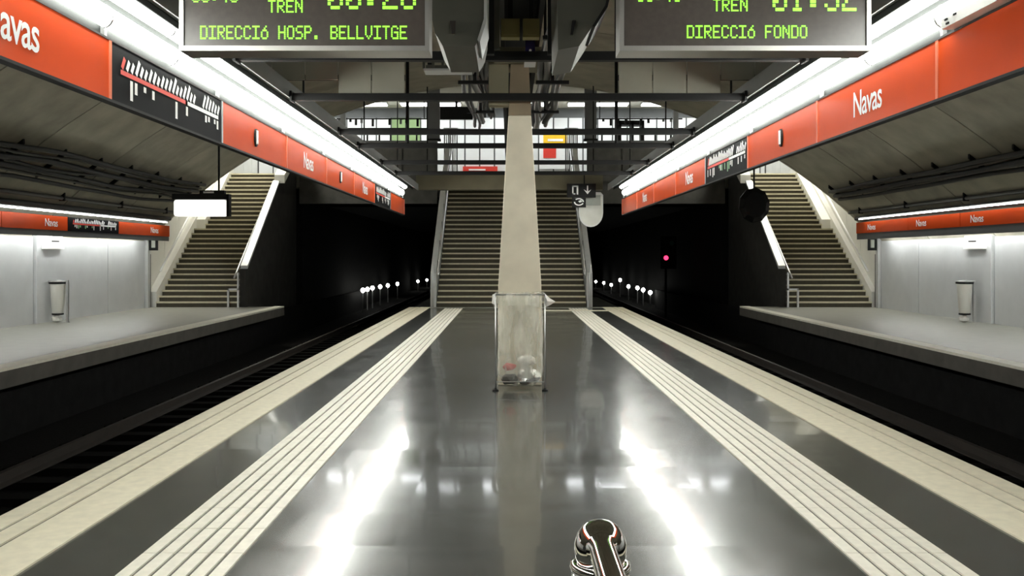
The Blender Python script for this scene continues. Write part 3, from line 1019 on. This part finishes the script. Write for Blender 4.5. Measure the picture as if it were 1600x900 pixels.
t = empty('duct_cowl', (-0.4, 7.0, 3.1), 'rounded grey duct cowl hanging right of the Hosp. Bellvitge display', 'duct')
poly = [pxz(x, y, 7.0) for x, y in ((673, -60), (757, -60), (757, 30), (752, 55), (742, 72), (692, 72), (680, 52), (674, 25))]
MB().prism(poly, 'y', 7.0, 8.0).build('cowl_body', M_DUCT, t)
poly = [pxz(x, y, 6.98) for x, y in ((757, -60), (761, -60), (761, 30), (750, 66), (746, 62), (756, 30))]
MB().prism(poly, 'y', 6.97, 7.6).build('rim', M_STEELP, t)
poly = [pxz(x, y, 6.98) for x, y in ((703, 33), (712, 33), (711, 52), (706, 52))]
MB().prism(poly, 'y', 6.97, 7.0).build('latch', M_RAIL, t)
t = empty('duct_cowl', (0.5, 7.0, 3.1), 'slanted grey duct cowl hanging left of the Fondo display', 'duct')
poly = [pxz(x, y, 7.0) for x, y in ((870, -60), (962, -60), (945, 10), (925, 42), (905, 72), (872, 78))]
MB().prism(poly, 'y', 7.0, 8.0).build('cowl_body', M_DUCT, t)
poly = [pxz(x, y, 6.98) for x, y in ((966, -60), (962, -60), (945, 10), (925, 42), (929, 44), (949, 12))]
MB().prism(poly, 'y', 6.95, 7.6).build('rim', M_DARK, t)
poly = [pxz(x, y, 6.98) for x, y in ((894, 32), (900, 32), (895, 54), (891, 54))]
MB().prism(poly, 'y', 6.97, 7.0).build('latch', M_DARK, t)
for a, b, ds in ((783, 812, 'left'), (817, 843, 'right')):
    x0, z1 = pxz(a, 29, 8.0); x1, z0 = pxz(b, 58, 8.0)
    t = empty('junction_box', ((x0 + x1) / 2, 8.0, z0), 'ochre junction box above the pillar, %s of the pair' % ds, 'junction box')
    MB().box(x0, x1, 8.0, 8.12, z0, z1).build('box_body', M_YBOX, t)
    MB().box(x0 + 0.02, x1 - 0.02, 7.985, 8.0, z0 + 0.02, z1 - 0.02).build('lid', M_YBOX, t)
    MB().box((x0 + x1) / 2 - 0.02, (x0 + x1) / 2 + 0.02, 8.02, 8.1, z1, z1 + 0.9).build('conduit', M_DARK, t)
# dark vertical trunking left and right of the boxes
for a, b, ds in ((757, 772, 'left'), (856, 868, 'right')):
    x0, z1 = pxz(a, -80, 8.2); x1, z0 = pxz(b, 84, 8.2)
    t = empty('cable_trunking', ((x0 + x1) / 2, 8.2, z0), 'dark vertical cable trunking above the pillar, %s side' % ds, 'trunking')
    MB().box(x0, x1, 8.2, 8.28, z0, z1).build('channel', M_DARK, t)
    MB().box(x1, x1 + 0.05, 8.22, 8.27, z0 + 0.05, z1).build('cover_strip', M_DUCT, t)
# camera
x0, z1 = pxz(821, 62, 9.9); x1, z0 = pxz(836, 92, 9.9)
t = empty('security_camera', ((x0 + x1) / 2, 9.9, z0), 'small dark security camera on the head of the pillar', 'camera')
MB().box(x0, x1, 9.9, 10.2, z0, z1).build('camera_body', M_LENS, t)
xc, zc = (x0 + x1) / 2, z0 + 0.08
MB().tube([(xc, 9.86, zc), (xc, 9.9, zc)], 0.035, 14).build('lens', M_LENS, t, smooth=False)
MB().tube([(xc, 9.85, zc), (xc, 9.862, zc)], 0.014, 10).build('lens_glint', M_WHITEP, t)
MB().box(x0 - 0.01, x1 + 0.01, 9.88, 10.2, z0 - 0.03, z0 - 0.005).build('base_plate', M_STEELP, t)
MB().box(xc - 0.02, xc + 0.02, 10.05, 10.15, z1, 3.95).build('mount_arm', M_DARK, t)
# small tray
t = empty('service_tray', (-0.6, 9.0, 3.3), 'grey slotted service tray below the left duct cowl', 'tray')
x0, z1 = pxz(662, 94, 9.0); x1, z0 = pxz(736, 110, 9.0)
MB().box(x0, x1, 9.0, 9.25, z0, z0 + 0.02).build('tray_base', M_STEELP, t)
MB().box(x0, x1, 9.23, 9.25, z0, z1).build('tray_back', M_DUCT, t)
for q in range(6):
    xx = x0 + (x1 - x0) * q / 5
    MB().box(xx - 0.012, xx + 0.012, 9.0, 9.02, z0 + 0.02, z1).build('tray_post', M_DUCT, t)
MB().box(x0, x1, 8.98, 9.02, z1 - 0.02, z1).build('tray_rim', M_DUCT, t)
MB().box(x0 + 0.02, x0 + 0.06, 9.2, 9.24, z1, vault_z(-0.6)).build('hanger', M_DARK, t)
# cable bundles
for s, xc, y0, y1, ds in ((-1, -0.42, 8.5, 16.0, 'left'), (1, 0.52, 8.5, 16.0, 'right')):
    t = empty('cable_bundle', (xc, y0, 3.6), 'bundle of dark cables running above the pillar, %s side' % ds, 'cables')
    rnd = random.Random(3 + s)
    for q in range(9):
        pts = []
        ox, oz = rnd.uniform(-0.15, 0.15), rnd.uniform(-0.08, 0.2)
        yy = y0
        ph = rnd.uniform(0, 6)
        while yy < y1:
            pts.append((xc + ox + 0.03 * math.sin(yy * 1.7 + ph), yy, 3.72 + oz + 0.05 * math.sin(yy * 1.1 + ph)))
            yy += 0.4
        MB().tube(pts, rnd.uniform(0.02, 0.045), 6).build('cable', M_CABLE if q % 3 else M_CABLEG, t, smooth=True)
    yy = y0 + 0.4
    while yy < y1 - 0.5:
        MB().box(xc - 0.2, xc + 0.2, yy, yy + 0.05, 3.58, 3.62).build('tray_rung', M_DARK, t)
        MB().box(xc - 0.02, xc + 0.02, yy, yy + 0.03, 3.6, vault_z(xc)).build('hanger', M_DARK, t)
        yy += 2.3

# ================================================================== WALL SIGNS, WALL LAMPS, VAULT CABLES
for s, w in ((-1, WL), (1, WR)):
    nm = 'left' if s < 0 else 'right'
    xf = w - s * 0.70
    zo = 0.0 if s < 0 else 0.09
    t = empty('wall_sign', (xf, 16, 1.95), 'red station name band along the %s side wall' % nm, 'sign')
    edges = [6.0, 9.0, 12.0, 15.0, 18.0, 20.7, 23.4, 26.9]
    for i in range(len(edges) - 1):
        a, b = edges[i], edges[i + 1]
        ismap = (s < 0 and i == 5)
        p = MB().box(*sorted((xf, xf + s * 0.06)), a + 0.01, b - 0.01, 2.06 + zo, 2.37 + zo).build('map_panel' if ismap else 'sign_panel', M_BLACKP if ismap else M_RED, t)
        xx = xf - s * 0.004
        if ismap:
            map_marks(s, a + 0.1, b - 0.1, p, 21, 2.06, 2.37, xx)
        else:
            yc = (a + b) / 2 + 0.6
            tm_ = MB()
            if s < 0:
                add_text(tm_, 'Navas', 0.55, 0.16, lambda u, v: (xx, yc - 0.27 + u, 2.14 + zo + v), 0.01)
            else:
                add_text(tm_, 'Navas', 0.55, 0.16, lambda u, v: (xx, yc + 0.27 - u, 2.14 + zo + v), 0.01)
            tm_.build('lettering', M_WHITEP, p, recalc=False)
    MB().box(*sorted((xf + s * 0.06, w)), 6.0, 26.9, 2.33 + zo, 2.37 + zo).build('sign_shelf', M_BAND, t)
    MB().box(*sorted((xf + s * 0.061, xf + s * 0.066)), 6.0, 26.9, 2.06 + zo, 2.30 + zo).build('bounce_shield', M_HALLW, t)  # unseen pale plate, added to keep the sign's red bounce off the wall
    MB().box(*sorted((xf + s * 0.06, w)), 6.0, 26.9, 2.30 + zo, 2.33 + zo).build('sign_soffit', M_WHITEP, t)
    MB().box(*sorted((xf + s * 0.02, xf + s * 0.05)), 6.0, 26.9, 1.93 + zo * 0.5, 2.06 + zo).build('baffle', M_BAND, t)
    # lamps on arms in front of the sign
    xl = xf - s * 0.16
    zl = 2.45 + zo
    L = 1.5
    me = MB().tube([(0, 0.02, 0), (0, L - 0.02, 0)], 0.016, 8).mesh('tube', M_TUBEW)
    mec = MB().tube([(0, 0.02, 0), (0, L - 0.02, 0)], 0.02, 8).mesh('tube', M_COVE)
    refl = MB().prism([(-0.07, 0.03), (0.07, 0.03), (0.05, 0.06), (-0.05, 0.06)], 'y', 0.0, L).mesh('reflector', M_BAND)
    arm = MB().box(*sorted((0.0, s * 0.25)), L / 2 - 0.02, L / 2 + 0.02, 0.03, 0.055).mesh('arm', M_DARK)
    y = 5.0
    nl = 0
    while y < 25.6:
        lt = empty('wall_lamp', (xl, y, zl), 'thin white tube lamp above the %s wall band, %s from the stairs' % (nm, ORD[13 - nl]), 'lamp', 'tube lamps along the %s wall' % nm)
        nl += 1
        put('tube', me, (xl, y, zl), lt)
        put('reflector', refl, (xl, y, zl), lt)
        put('arm', arm, (xl, y, zl), lt)
        y += L + 0.02
    # cove tubes washing the wall, behind the band's baffle
    y = 6.0
    nl = 0
    while y < 26.0:
        lt = empty('cove_lamp', (w - s * 0.4, y, 2.1), 'tube lamp tucked behind the red band of the %s wall, %s from the stairs' % (nm, ORD[11 - nl]), 'lamp', 'cove lamps of the %s wall' % nm)
        nl += 1
        put('tube', mec, (w - s * 0.4, y, 2.1), lt)
        y += L + 0.2
    # cables clipped to the vault
    cb = empty('vault_cables', (s * 9.0, 16, 3.3), 'black cables clipped along the %s side of the vault' % nm, 'cables')
    rnd = random.Random(11 + s)
    for q in range(7 if s < 0 else 5):
        xb = (s * (8.75 + 0.105 * q) if s < 0 else 8.95 + 0.075 * q) + 0.1
        r = (0.05, 0.03, 0.06, 0.035, 0.05, 0.028, 0.045)[q]
        pts = []
        yy = 6.0
        ph = rnd.uniform(0, 6)
        while yy < 27.0:
            xx = xb + (0.035 if s < 0 else 0.012) * math.sin(yy * 0.9 + ph)
            pts.append((xx, yy, vault_z(xx) - 0.10 - r - (0.05 if s < 0 else 0.02) * abs(math.sin(yy * 0.7 + ph))))
            yy += 0.75
        MB().tube(pts, r, 6).build('cable', M_CABLEG if q in (1, 5) else M_CABLE, cb, smooth=True)
    yy = 7.0
    while yy < 27:
        xa, xb = (-8.7, -9.3) if s < 0 else (9.02, 9.38)
        MB().add([(xa, yy, vault_z(xa)), (xb, yy, vault_z(xb)), (xb, yy + 0.06, vault_z(xb)), (xa, yy + 0.06, vault_z(xa)),
                  (xa, yy, vault_z(xa) - 0.09), (xb, yy, vault_z(xb) - 0.09), (xb, yy + 0.06, vault_z(xb) - 0.09), (xa, yy + 0.06, vault_z(xa) - 0.09)],
                 [(0, 1, 2, 3), (4, 5, 6, 7), (0, 1, 5, 4), (1, 2, 6, 5), (2, 3, 7, 6), (3, 0, 4, 7)]).build('cable_bracket', M_DARK, cb)
        yy += 1.6
    # lower pipe
    pp = empty('vault_pipe', (s * 9.85, 16, 2.8), 'grey conduit pipe low on the %s side of the vault' % nm, 'pipe')
    xx = s * 9.75 + 0.1
    MB().tube([(xx, 6, vault_z(xx) - 0.07), (xx, 26.9, vault_z(xx) - 0.07)], 0.045, 8).build('pipe', M_CABLEG, pp, smooth=True)
    xx2 = s * 9.95 + 0.1
    MB().tube([(xx2, 6, vault_z(xx2) - 0.06), (xx2, 26.9, vault_z(xx2) - 0.06)], 0.06, 8).build('pipe', M_CABLE, pp, smooth=True)
    for yy in (8, 11, 14, 17, 20, 23, 26):
        MB().box(xx - 0.06, xx + 0.06, yy, yy + 0.05, vault_z(xx) - 0.13, vault_z(xx) + 0.06).build('pipe_clip', M_DARK, pp)
    # white plate on the pilaster
    x = w - s * 0.10
    pl = empty('wall_plate', (x, 21.1, 1.7), 'white notice box at the top of the %s pilaster' % nm, 'notice')
    MB().box(*sorted((x, x - s * 0.09)), 20.72, 21.6, 1.66, 1.9).build('plate_body', M_WHITEP, pl)
    MB().box(*sorted((x - s * 0.09, x - s * 0.095)), 21.0, 21.35, 1.82, 1.85).build('slot', M_BLACK, pl)
    MB().box(*sorted((x, x - s * 0.08)), 20.95, 21.05, 1.9, 1.95).build('lug', M_WHITEP, pl)
    MB().box(*sorted((x, x - s * 0.08)), 21.3, 21.4, 1.9, 1.95).build('lug', M_WHITEP, pl)
    # small framed notice near the stairs
    x = w - s * 0.12
    nb = empty('small_frame', (x, 26.9, 1.6), 'small black framed notice by the foot of the %s stairs' % nm, 'notice')
    MB().box(*sorted((x, x - s * 0.25)), 26.86, 26.9, 1.66, 2.05).build('frame', M_BLACK, nb)
    MB().box(*sorted((x - s * 0.07, x - s * 0.18)), 26.85, 26.862, 1.74, 1.97).build('notice', M_MIRG, nb)

# ---- litter bins on the side platforms
for s, X in ((-1, -10.22), (1, 10.30)):
    nm = 'left' if s < 0 else 'right'
    t = empty('litter_bin', (X, 21.0, 0), 'steel litter bin with clear liner against the %s side wall' % nm, 'bin')
    MB().lathe([(0.10, 0.2), (0.12, 0.22), (0.165, 0.85), (0.17, 0.87)], (X, 21.0, 0), 16).build('liner', M_PANELW, t, smooth=True)
    MB().lathe([(0.175, 0.87), (0.19, 0.875), (0.19, 0.905), (0.175, 0.91)], (X, 21.0, 0), 16).build('top_ring', M_BLACK, t)
    MB().lathe([(0.12, 0.17), (0.125, 0.175), (0.125, 0.2), (0.12, 0.205)], (X, 21.0, 0), 16).build('bottom_ring', M_BLACK, t)
    MB().lathe([(0.16, 0.91), (0.2, 0.915), (0.2, 0.935), (0.02, 0.96)], (X, 21.0, 0), 16).build('lid_rim', M_STEEL, t)
    MB().box(X + 0.19, X + 0.24, 20.98, 21.03, 0.0, 0.95).build('stand_post', M_STEEL, t)
    MB().box(X + 0.1, X + 0.26, 20.95, 21.05, 0.0, 0.012).build('base_plate', M_STEEL, t)
    lt = MB().lathe([(0.03, 0.0), (0.11, 0.03), (0.12, 0.09), (0.07, 0.15), (0.02, 0.16)], (X - 0.02, 21.0, 0.005), 9, 1.0, 0.8).build('litter_lump', M_PAPER)
    tag(lt, 'pale bundle of litter on the floor under the %s wall bin' % nm, 'litter')

# ================================================================== HANGING SIGN, MIRRORS, DIRECTION SIGNS
t = empty('hanging_sign', (-7.45, 22.5, 2.45), 'white lit sign box under a black cover over the left platform edge', 'sign')
sg = MB().box(-8.12, -6.85, 22.4, 22.65, 2.46, 2.86).build('light_box', M_SIGNBOX, t)
bv = sg.modifiers.new('bevel', 'BEVEL'); bv.width = 0.06; bv.segments = 3
MB().box(-8.15, -6.80, 22.42, 22.63, 2.87, 3.0).build('cover', M_BLACK, t)
MB().box(-6.84, -6.78, 22.42, 22.63, 2.46, 3.0).build('end_plate', M_BLACK, t)
MB().box(-7.5, -6.9, 22.45, 22.6, 3.0, 3.09).build('junction', M_BLACK, t)
MB().box(-7.4, -7.15, 22.43, 22.45, 3.02, 3.06).build('label_plate', M_WHITEP, t)
MB().tube([(-7.05, 22.52, 3.0), (-7.05, 22.52, vault_z(-7.05))], 0.025, 8).build('hanger_rod', M_BLACK, t)

# convex mirror seen from behind
t = empty('driver_mirror', (6.6, 25.0, 2.4), 'black backed round driver mirror beside the right stairs', 'mirror')
pts = [(6.6 + 0.42 * math.cos(2 * PI * q / 10 + 0.2), 2.87 + 0.48 * math.sin(2 * PI * q / 10 + 0.2)) for q in range(10)]
pts2 = [(6.6 + 0.3 * math.cos(2 * PI * q / 10 + 0.2), 2.87 + 0.35 * math.sin(2 * PI * q / 10 + 0.2)) for q in range(10)]
MB().prism(pts, 'y', 25.0, 25.08).build('mirror_back', M_BLACK, t)
m = MB()
m.add([(x, 25.0, z) for x, z in pts] + [(x, 24.9, z) for x, z in pts2], [(q, (q + 1) % 10, 10 + (q + 1) % 10, 10 + q) for q in range(10)] + [tuple(range(10, 20))])
m.build('dome', M_BLACK, t)
MB().prism(pts2, 'y', 25.08, 25.1).build('mirror_glass', M_CHROME, t)
MB().tube([(6.6, 25.04, 3.3), (6.6, 25.04, vault_z(6.6))], 0.025, 8).build('hanger_rod', M_BLACK, t)

# round-bottomed white mirror hung from the lintel
t = empty('driver_mirror', (2.3, 26.3, 2.35), 'white framed shield shaped mirror hung right of the central stairs', 'mirror')
Yq = 26.3


def mir(sc):
    cx, cz = 2.31, 2.72
    out = []
    for q in range(13):
        a = PI + PI * q / 12
        out.append((cx + 0.345 * sc * math.cos(a), cz + 0.40 * sc * math.sin(a)))
    out += [(cx + 0.345 * sc, 3.31 - (1 - sc) * 0.5 - 0.08), (cx + 0.345 * sc - 0.07, 3.31 - (1 - sc) * 0.5), (cx - 0.345 * sc + 0.07, 3.31 - (1 - sc) * 0.5), (cx - 0.345 * sc, 3.31 - (1 - sc) * 0.5 - 0.08)]
    return out


MB().prism(mir(1.0), 'y', Yq, Yq + 0.07).build('frame', M_WHITEP, t)
MB().prism(mir(0.9), 'y', Yq - 0.012, Yq).build('mirror_face', M_MIRW, t)
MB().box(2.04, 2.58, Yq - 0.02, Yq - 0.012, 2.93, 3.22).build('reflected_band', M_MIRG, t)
MB().tube([(2.31, Yq + 0.1, 3.25), (2.31, Yq + 0.1, 3.39)], 0.025, 8).build('hanger', M_DARK, t)

t = empty('direction_sign', (2.05, 26.0, 3.17), 'black direction sign with white door and down arrow symbols', 'sign')
ys = 26.0
x0, z1 = pxz(886, 287, ys); x1, z0 = pxz(931, 308.5, ys)
MB().box(x0, x1, ys, ys + 0.05, z0, z1).build('sign_plate', M_BLACK, t)


def sgn(px, py, qx, qy, nm, m=M_WHITEP):
    a, c = pxz(px, py, ys); b, d = pxz(qx, qy, ys)
    return (a, b, ys - 0.006, ys, d, c)


dm = MB()
for r in ((894, 290, 903, 292), (894, 290, 896, 304), (901, 290, 903.5, 304), (894, 302, 899, 304)):
    dm.box(*sgn(*r, ''))
dm.build('door_symbol', M_WHITEP, t)
am = MB()
am.box(*sgn(917, 290, 919, 300, ''))
A = [pxz(912, 296, ys), pxz(918, 303.5, ys), pxz(924, 296, ys), pxz(918, 299.5, ys)]
am.prism(A, 'y', ys - 0.006, ys)
am.build('arrow_symbol', M_WHITEP, t)
MB().tube([(2.1, ys + 0.025, z1), (2.1, ys + 0.025, z1 + 0.35), (2.1, 26.4, z1 + 0.35)], 0.02, 8).build('hanger_rod', M_BLACK, t)

t = empty('direction_sign', (1.95, 26.0, 2.9), 'small square black sign with white round symbol under the arrow sign', 'sign')
x0, z1 = pxz(894, 309, ys); x1, z0 = pxz(915.5, 324, ys)
MB().box(x0, x1, ys, ys + 0.05, z0, z1).build('sign_plate', M_BLACK, t)
cx, cz = pxz(904.5, 315.5, ys)
rg = MB()
for q in range(16):
    if q in (6, 7, 15):
        continue
    a, b = 2 * PI * q / 16, 2 * PI * (q + 1) / 16
    rg.add([(cx + r * 1.15 * math.cos(g), ys - 0.005, cz + r * 0.85 * math.sin(g)) for r, g in ((0.09, a), (0.125, a), (0.125, b), (0.09, b))], [(0, 1, 2, 3)])
rg.add([(cx - 0.02, ys - 0.005, cz + 0.02), (cx + 0.06, ys - 0.005, cz + 0.06), (cx + 0.09, ys - 0.005, cz + 0.0), (cx + 0.02, ys - 0.005, cz - 0.02)], [(0, 1, 2, 3)])
rg.build('round_symbol', M_WHITEP, t, recalc=False)
MB().box(x0, x0 + 0.03, ys + 0.01, ys + 0.04, z1, z1 + 0.008).build('link', M_BLACK, t)

# ================================================================== TUNNEL LAMPS AND SIGNAL
def tunnel_lamp(px, py, X, ds, k):
    Y = X * 1450.0 / (px - 796)
    z = EYE - (py - 400) * Y / 1450.0
    t = empty('tunnel_lamp', (X, Y, BED), 'white globe lamp on a post in the %s tunnel, %s from the stairs' % (ds, ORD[k]), 'lamp', 'globe lamps in the %s tunnel' % ds)
    MB().tube([(X, Y, BED), (X, Y, z - 0.08)], 0.03, 6).build('post', M_STEELP, t)
    MB().lathe([(0.02, -0.11), (0.075, -0.08), (0.105, 0.0), (0.075, 0.08), (0.02, 0.11)], (X, Y, z), 10).build('globe', M_GLOBE, t, smooth=True)


for k, (px, py) in enumerate(((567, 453.5), (574, 452), (582, 450), (594, 448), (606, 446), (621, 443.5), (653, 439.5), (667, 437.5))):
    tunnel_lamp(px, py, -6.95, 'left', 7 - k)
for k, (px, py) in enumerate(((931, 440), (943.5, 442), (955, 445), (969, 437.5), (982, 447.5), (996, 450), (1005, 453), (1016, 457))):
    tunnel_lamp(px, py, 7.15, 'right', k)

t = empty('track_signal', (6.75, 40, BED), 'track signal with a small red light in the dark right tunnel', 'signal')
MB().tube([(6.75, 40.05, BED), (6.75, 40.05, 0.95)], 0.05, 8).build('signal_post', M_SOOT, t)
MB().box(6.55, 7.2, 40.0, 40.25, 0.95, 2.35).build('signal_head', M_SOOT, t)
MB().tube([(6.75, 39.98, 1.42), (6.75, 40.0, 1.42)], 0.10, 14).build('red_lens', M_REDLAMP, t)
MB().tube([(7.0, 39.98, 2.05), (7.0, 40.0, 2.05)], 0.10, 14).build('green_lens', M_GREENLAMP, t)

# ================================================================== RUBBISH BAG STAND AT THE PILLAR
BX = pc
t = empty('bag_stand', (BX, 10.45, 0), 'clear plastic rubbish bag on a steel stand in front of the pillar', 'bin')
for x in (-0.275, 0.275):
    MB().tube([(BX + x, 10.32, 0.01), (BX + x, 10.32, 1.07)], 0.008, 8).build('stand_post', M_STEEL, t, smooth=True)
    MB().lathe([(0.035, 0.0), (0.035, 0.012), (0.014, 0.02), (0.012, 0.03)], (BX + x, 10.32, 0.0), 12).build('foot', M_DARK, t)
    MB().tube([(BX + x, 10.32, 1.06), (BX + x, 10.70, 1.06)], 0.010, 8).build('side_arm', M_STEEL, t)
MB().tube([(BX - 0.275, 10.32, 1.07), (BX + 0.275, 10.32, 1.07)], 0.010, 8).build('top_bar', M_STEEL, t)
MB().tube([(BX - 0.275, 10.32, 0.10), (BX + 0.275, 10.32, 0.10)], 0.006, 8).build('lower_bar', M_STEEL, t)


def bag_mesh():
    rnd = random.Random(4)
    n, k = 40, 18
    vs, fs = [], []
    for j in range(k):
        v = j / (k - 1)
        z = 0.04 + v * 1.03
        sx = 0.245 if v > 0.12 else 0.245 - (0.12 - v) * 0.7
        sy = 0.17 if v > 0.12 else 0.17 - (0.12 - v) * 0.6
        for i in range(n):
            a = 2 * PI * i / n
            c, s = math.cos(a), math.sin(a)
            # rounded box
            p = 4.0
            rr = (abs(c) ** p + abs(s) ** p) ** (-1 / p)
            w = 0.010 * math.sin(5 * a + 3 * v) + 0.008 * math.sin(9 * a - 7 * v + 1) + rnd.uniform(-0.004, 0.004)
            w *= (1 - v ** 6)
            vs.append((BX + c * rr * (sx + w), 10.51 + s * rr * (sy + w), z))
    for j in range(k - 1):
        for i in range(n):
            fs.append((j * n + i, j * n + (i + 1) % n, (j + 1) * n + (i + 1) % n, (j + 1) * n + i))
    fs.append(tuple(range(n)))
    return MB().add(vs, fs)


bag = bag_mesh().build('bag', M_BAG, t, smooth=True)
# turned-over rim of the bag
rim = MB()
n = 40
vs = []
for j, (off, z) in enumerate(((0.0, 1.075), (0.02, 1.085), (0.035, 1.06), (0.04, 0.99), (0.035, 0.94))):
    for i in range(n):
        a = 2 * PI * i / n
        c, s = math.cos(a), math.sin(a)
        rr = (abs(c) ** 5 + abs(s) ** 5) ** (-1 / 5)
        w = 0.012 * math.sin(7 * a + j) * (j / 4)
        vs.append((BX + c * rr * (0.255 + off + w), 10.51 + s * rr * (0.18 + off * 0.7 + w), z + 0.02 * math.sin(3 * a) * (j / 4)))
fs = []
for j in range(4):
    for i in range(n):
        fs.append((j * n + i, j * n + (i + 1) % n, (j + 1) * n + (i + 1) % n, (j + 1) * n + i))
rim.add(vs, fs).build('folded_rim', M_BAG, t, smooth=True)
fl_ = MB()
fl_.add([(BX + 0.27, 10.34, 1.085), (BX + 0.33, 10.35, 1.03), (BX + 0.395, 10.38, 0.99), (BX + 0.34, 10.36, 0.955), (BX + 0.285, 10.34, 0.93), (BX + 0.30, 10.30, 1.0),
         (BX + 0.27, 10.36, 1.08), (BX + 0.33, 10.37, 1.02), (BX + 0.39, 10.40, 0.985), (BX + 0.34, 10.38, 0.96), (BX + 0.285, 10.36, 0.94), (BX + 0.30, 10.36, 1.0)],
        [(0, 1, 5), (1, 2, 5), (2, 3, 5), (3, 4, 5), (4, 0, 5), (6, 11, 7), (7, 11, 8), (8, 11, 9), (9, 11, 10), (10, 11, 6),
         (0, 6, 7, 1), (1, 7, 8, 2), (2, 8, 9, 3), (3, 9, 10, 4), (4, 10, 6, 0)])
fl_.build('bag_flap', M_PAPER, t)
fl_ = MB()
fl_.add([(BX - 0.27, 10.33, 1.085), (BX - 0.31, 10.34, 1.07), (BX - 0.315, 10.35, 0.97), (BX - 0.27, 10.33, 0.95), (BX - 0.265, 10.30, 1.02)],
        [(0, 1, 4), (1, 2, 4), (2, 3, 4), (3, 0, 4), (0, 3, 2, 1)])
fl_.build('bag_flap', M_PAPER, t)


def crumple(name, m, c, r, seed, lab, sq=(1, 1, 1)):
    rnd = random.Random(seed)
    bm = bmesh.new()
    bmesh.ops.create_icosphere(bm, subdivisions=2, radius=1.0)
    for v in bm.verts:
        f = rnd.uniform(0.72, 1.12)
        v.co = Vector((v.co.x * sq[0], v.co.y * sq[1], v.co.z * sq[2])) * r * f
    zmin = min(v.co.z for v in bm.verts)
    for v in bm.verts:
        v.co.z -= zmin
    me = bpy.data.meshes.new(name)
    bm.to_mesh(me); bm.free()
    me.materials.append(m)
    o = put(name, me, c)
    tag(o, lab, 'litter')
    return o


crumple('crumpled_foil', M_FOIL, (BX + 0.09, 10.43, 0.05), 0.125, 1, 'crumpled silver foil tray at the bottom of the rubbish bag', (1.1, 0.8, 0.8))
crumple('crumpled_paper', M_PAPER, (BX + 0.07, 10.52, 0.25), 0.085, 2, 'crumpled white paper lying on top in the rubbish bag', (1.4, 0.8, 0.7))
crumple('red_wrapper', M_REDPAPER, (BX - 0.12, 10.46, 0.21), 0.065, 3, 'red wrapper on the left inside the rubbish bag', (1.2, 0.8, 0.7))
crumple('brown_carton', M_RAIL, (BX - 0.12, 10.47, 0.05), 0.085, 4, 'dark crushed carton low on the left in the rubbish bag', (1.2, 0.9, 0.8))

# ================================================================== CHROME LEANING RAIL IN THE FOREGROUND
RX, RY, RZ = 0.147, 1.5, 1.03
t = empty('leaning_rail', (RX, RY, 0), 'polished chrome rail with ball end on a post in the foreground', 'rail')
MB().lathe([(0.004, 0.044), (0.016, 0.0415), (0.028, 0.034), (0.037, 0.022), (0.042, 0.007), (0.0425, -0.004), (0.041, -0.016), (0.036, -0.028), (0.03, -0.034)], (RX, RY, RZ), 40).build('ball_end', M_CHROME, t, smooth=True)
pts = []
y = RY - 0.005
MB().tube([(RX, RY - 0.0, RZ + 0.005), (RX, RY - 0.03, RZ + 0.005), (RX, RY - 0.05, RZ + 0.005), (RX, -1.5, RZ + 0.005)], [0.030, 0.027, 0.0215, 0.0215], 32).build('rail_tube', M_CHROME, t, smooth=True)
for z0, r in ((-0.032, 0.0485), (-0.052, 0.047), (-0.075, 0.044)):
    MB().lathe([(r - 0.006, -0.009), (r, -0.006), (r + 0.001, 0.0), (r, 0.006), (r - 0.006, 0.009)], (RX, RY, RZ + z0), 36).build('collar_ring', M_CHROME, t, smooth=True)
MB().lathe([(0.036, 0.0), (0.036, RZ - 0.03)], (RX, RY, 0.0), 32).build('post', M_CHROME, t, smooth=True)
MB().lathe([(0.085, 0.0), (0.085, 0.008), (0.06, 0.014), (0.04, 0.02)], (RX, RY, 0.0), 32).build('base_flange', M_CHROME, t, smooth=True)
MB().lathe([(0.03, 0.0), (0.03, RZ)], (RX, -1.45, 0.0), 24).build('post', M_CHROME, t, smooth=True)
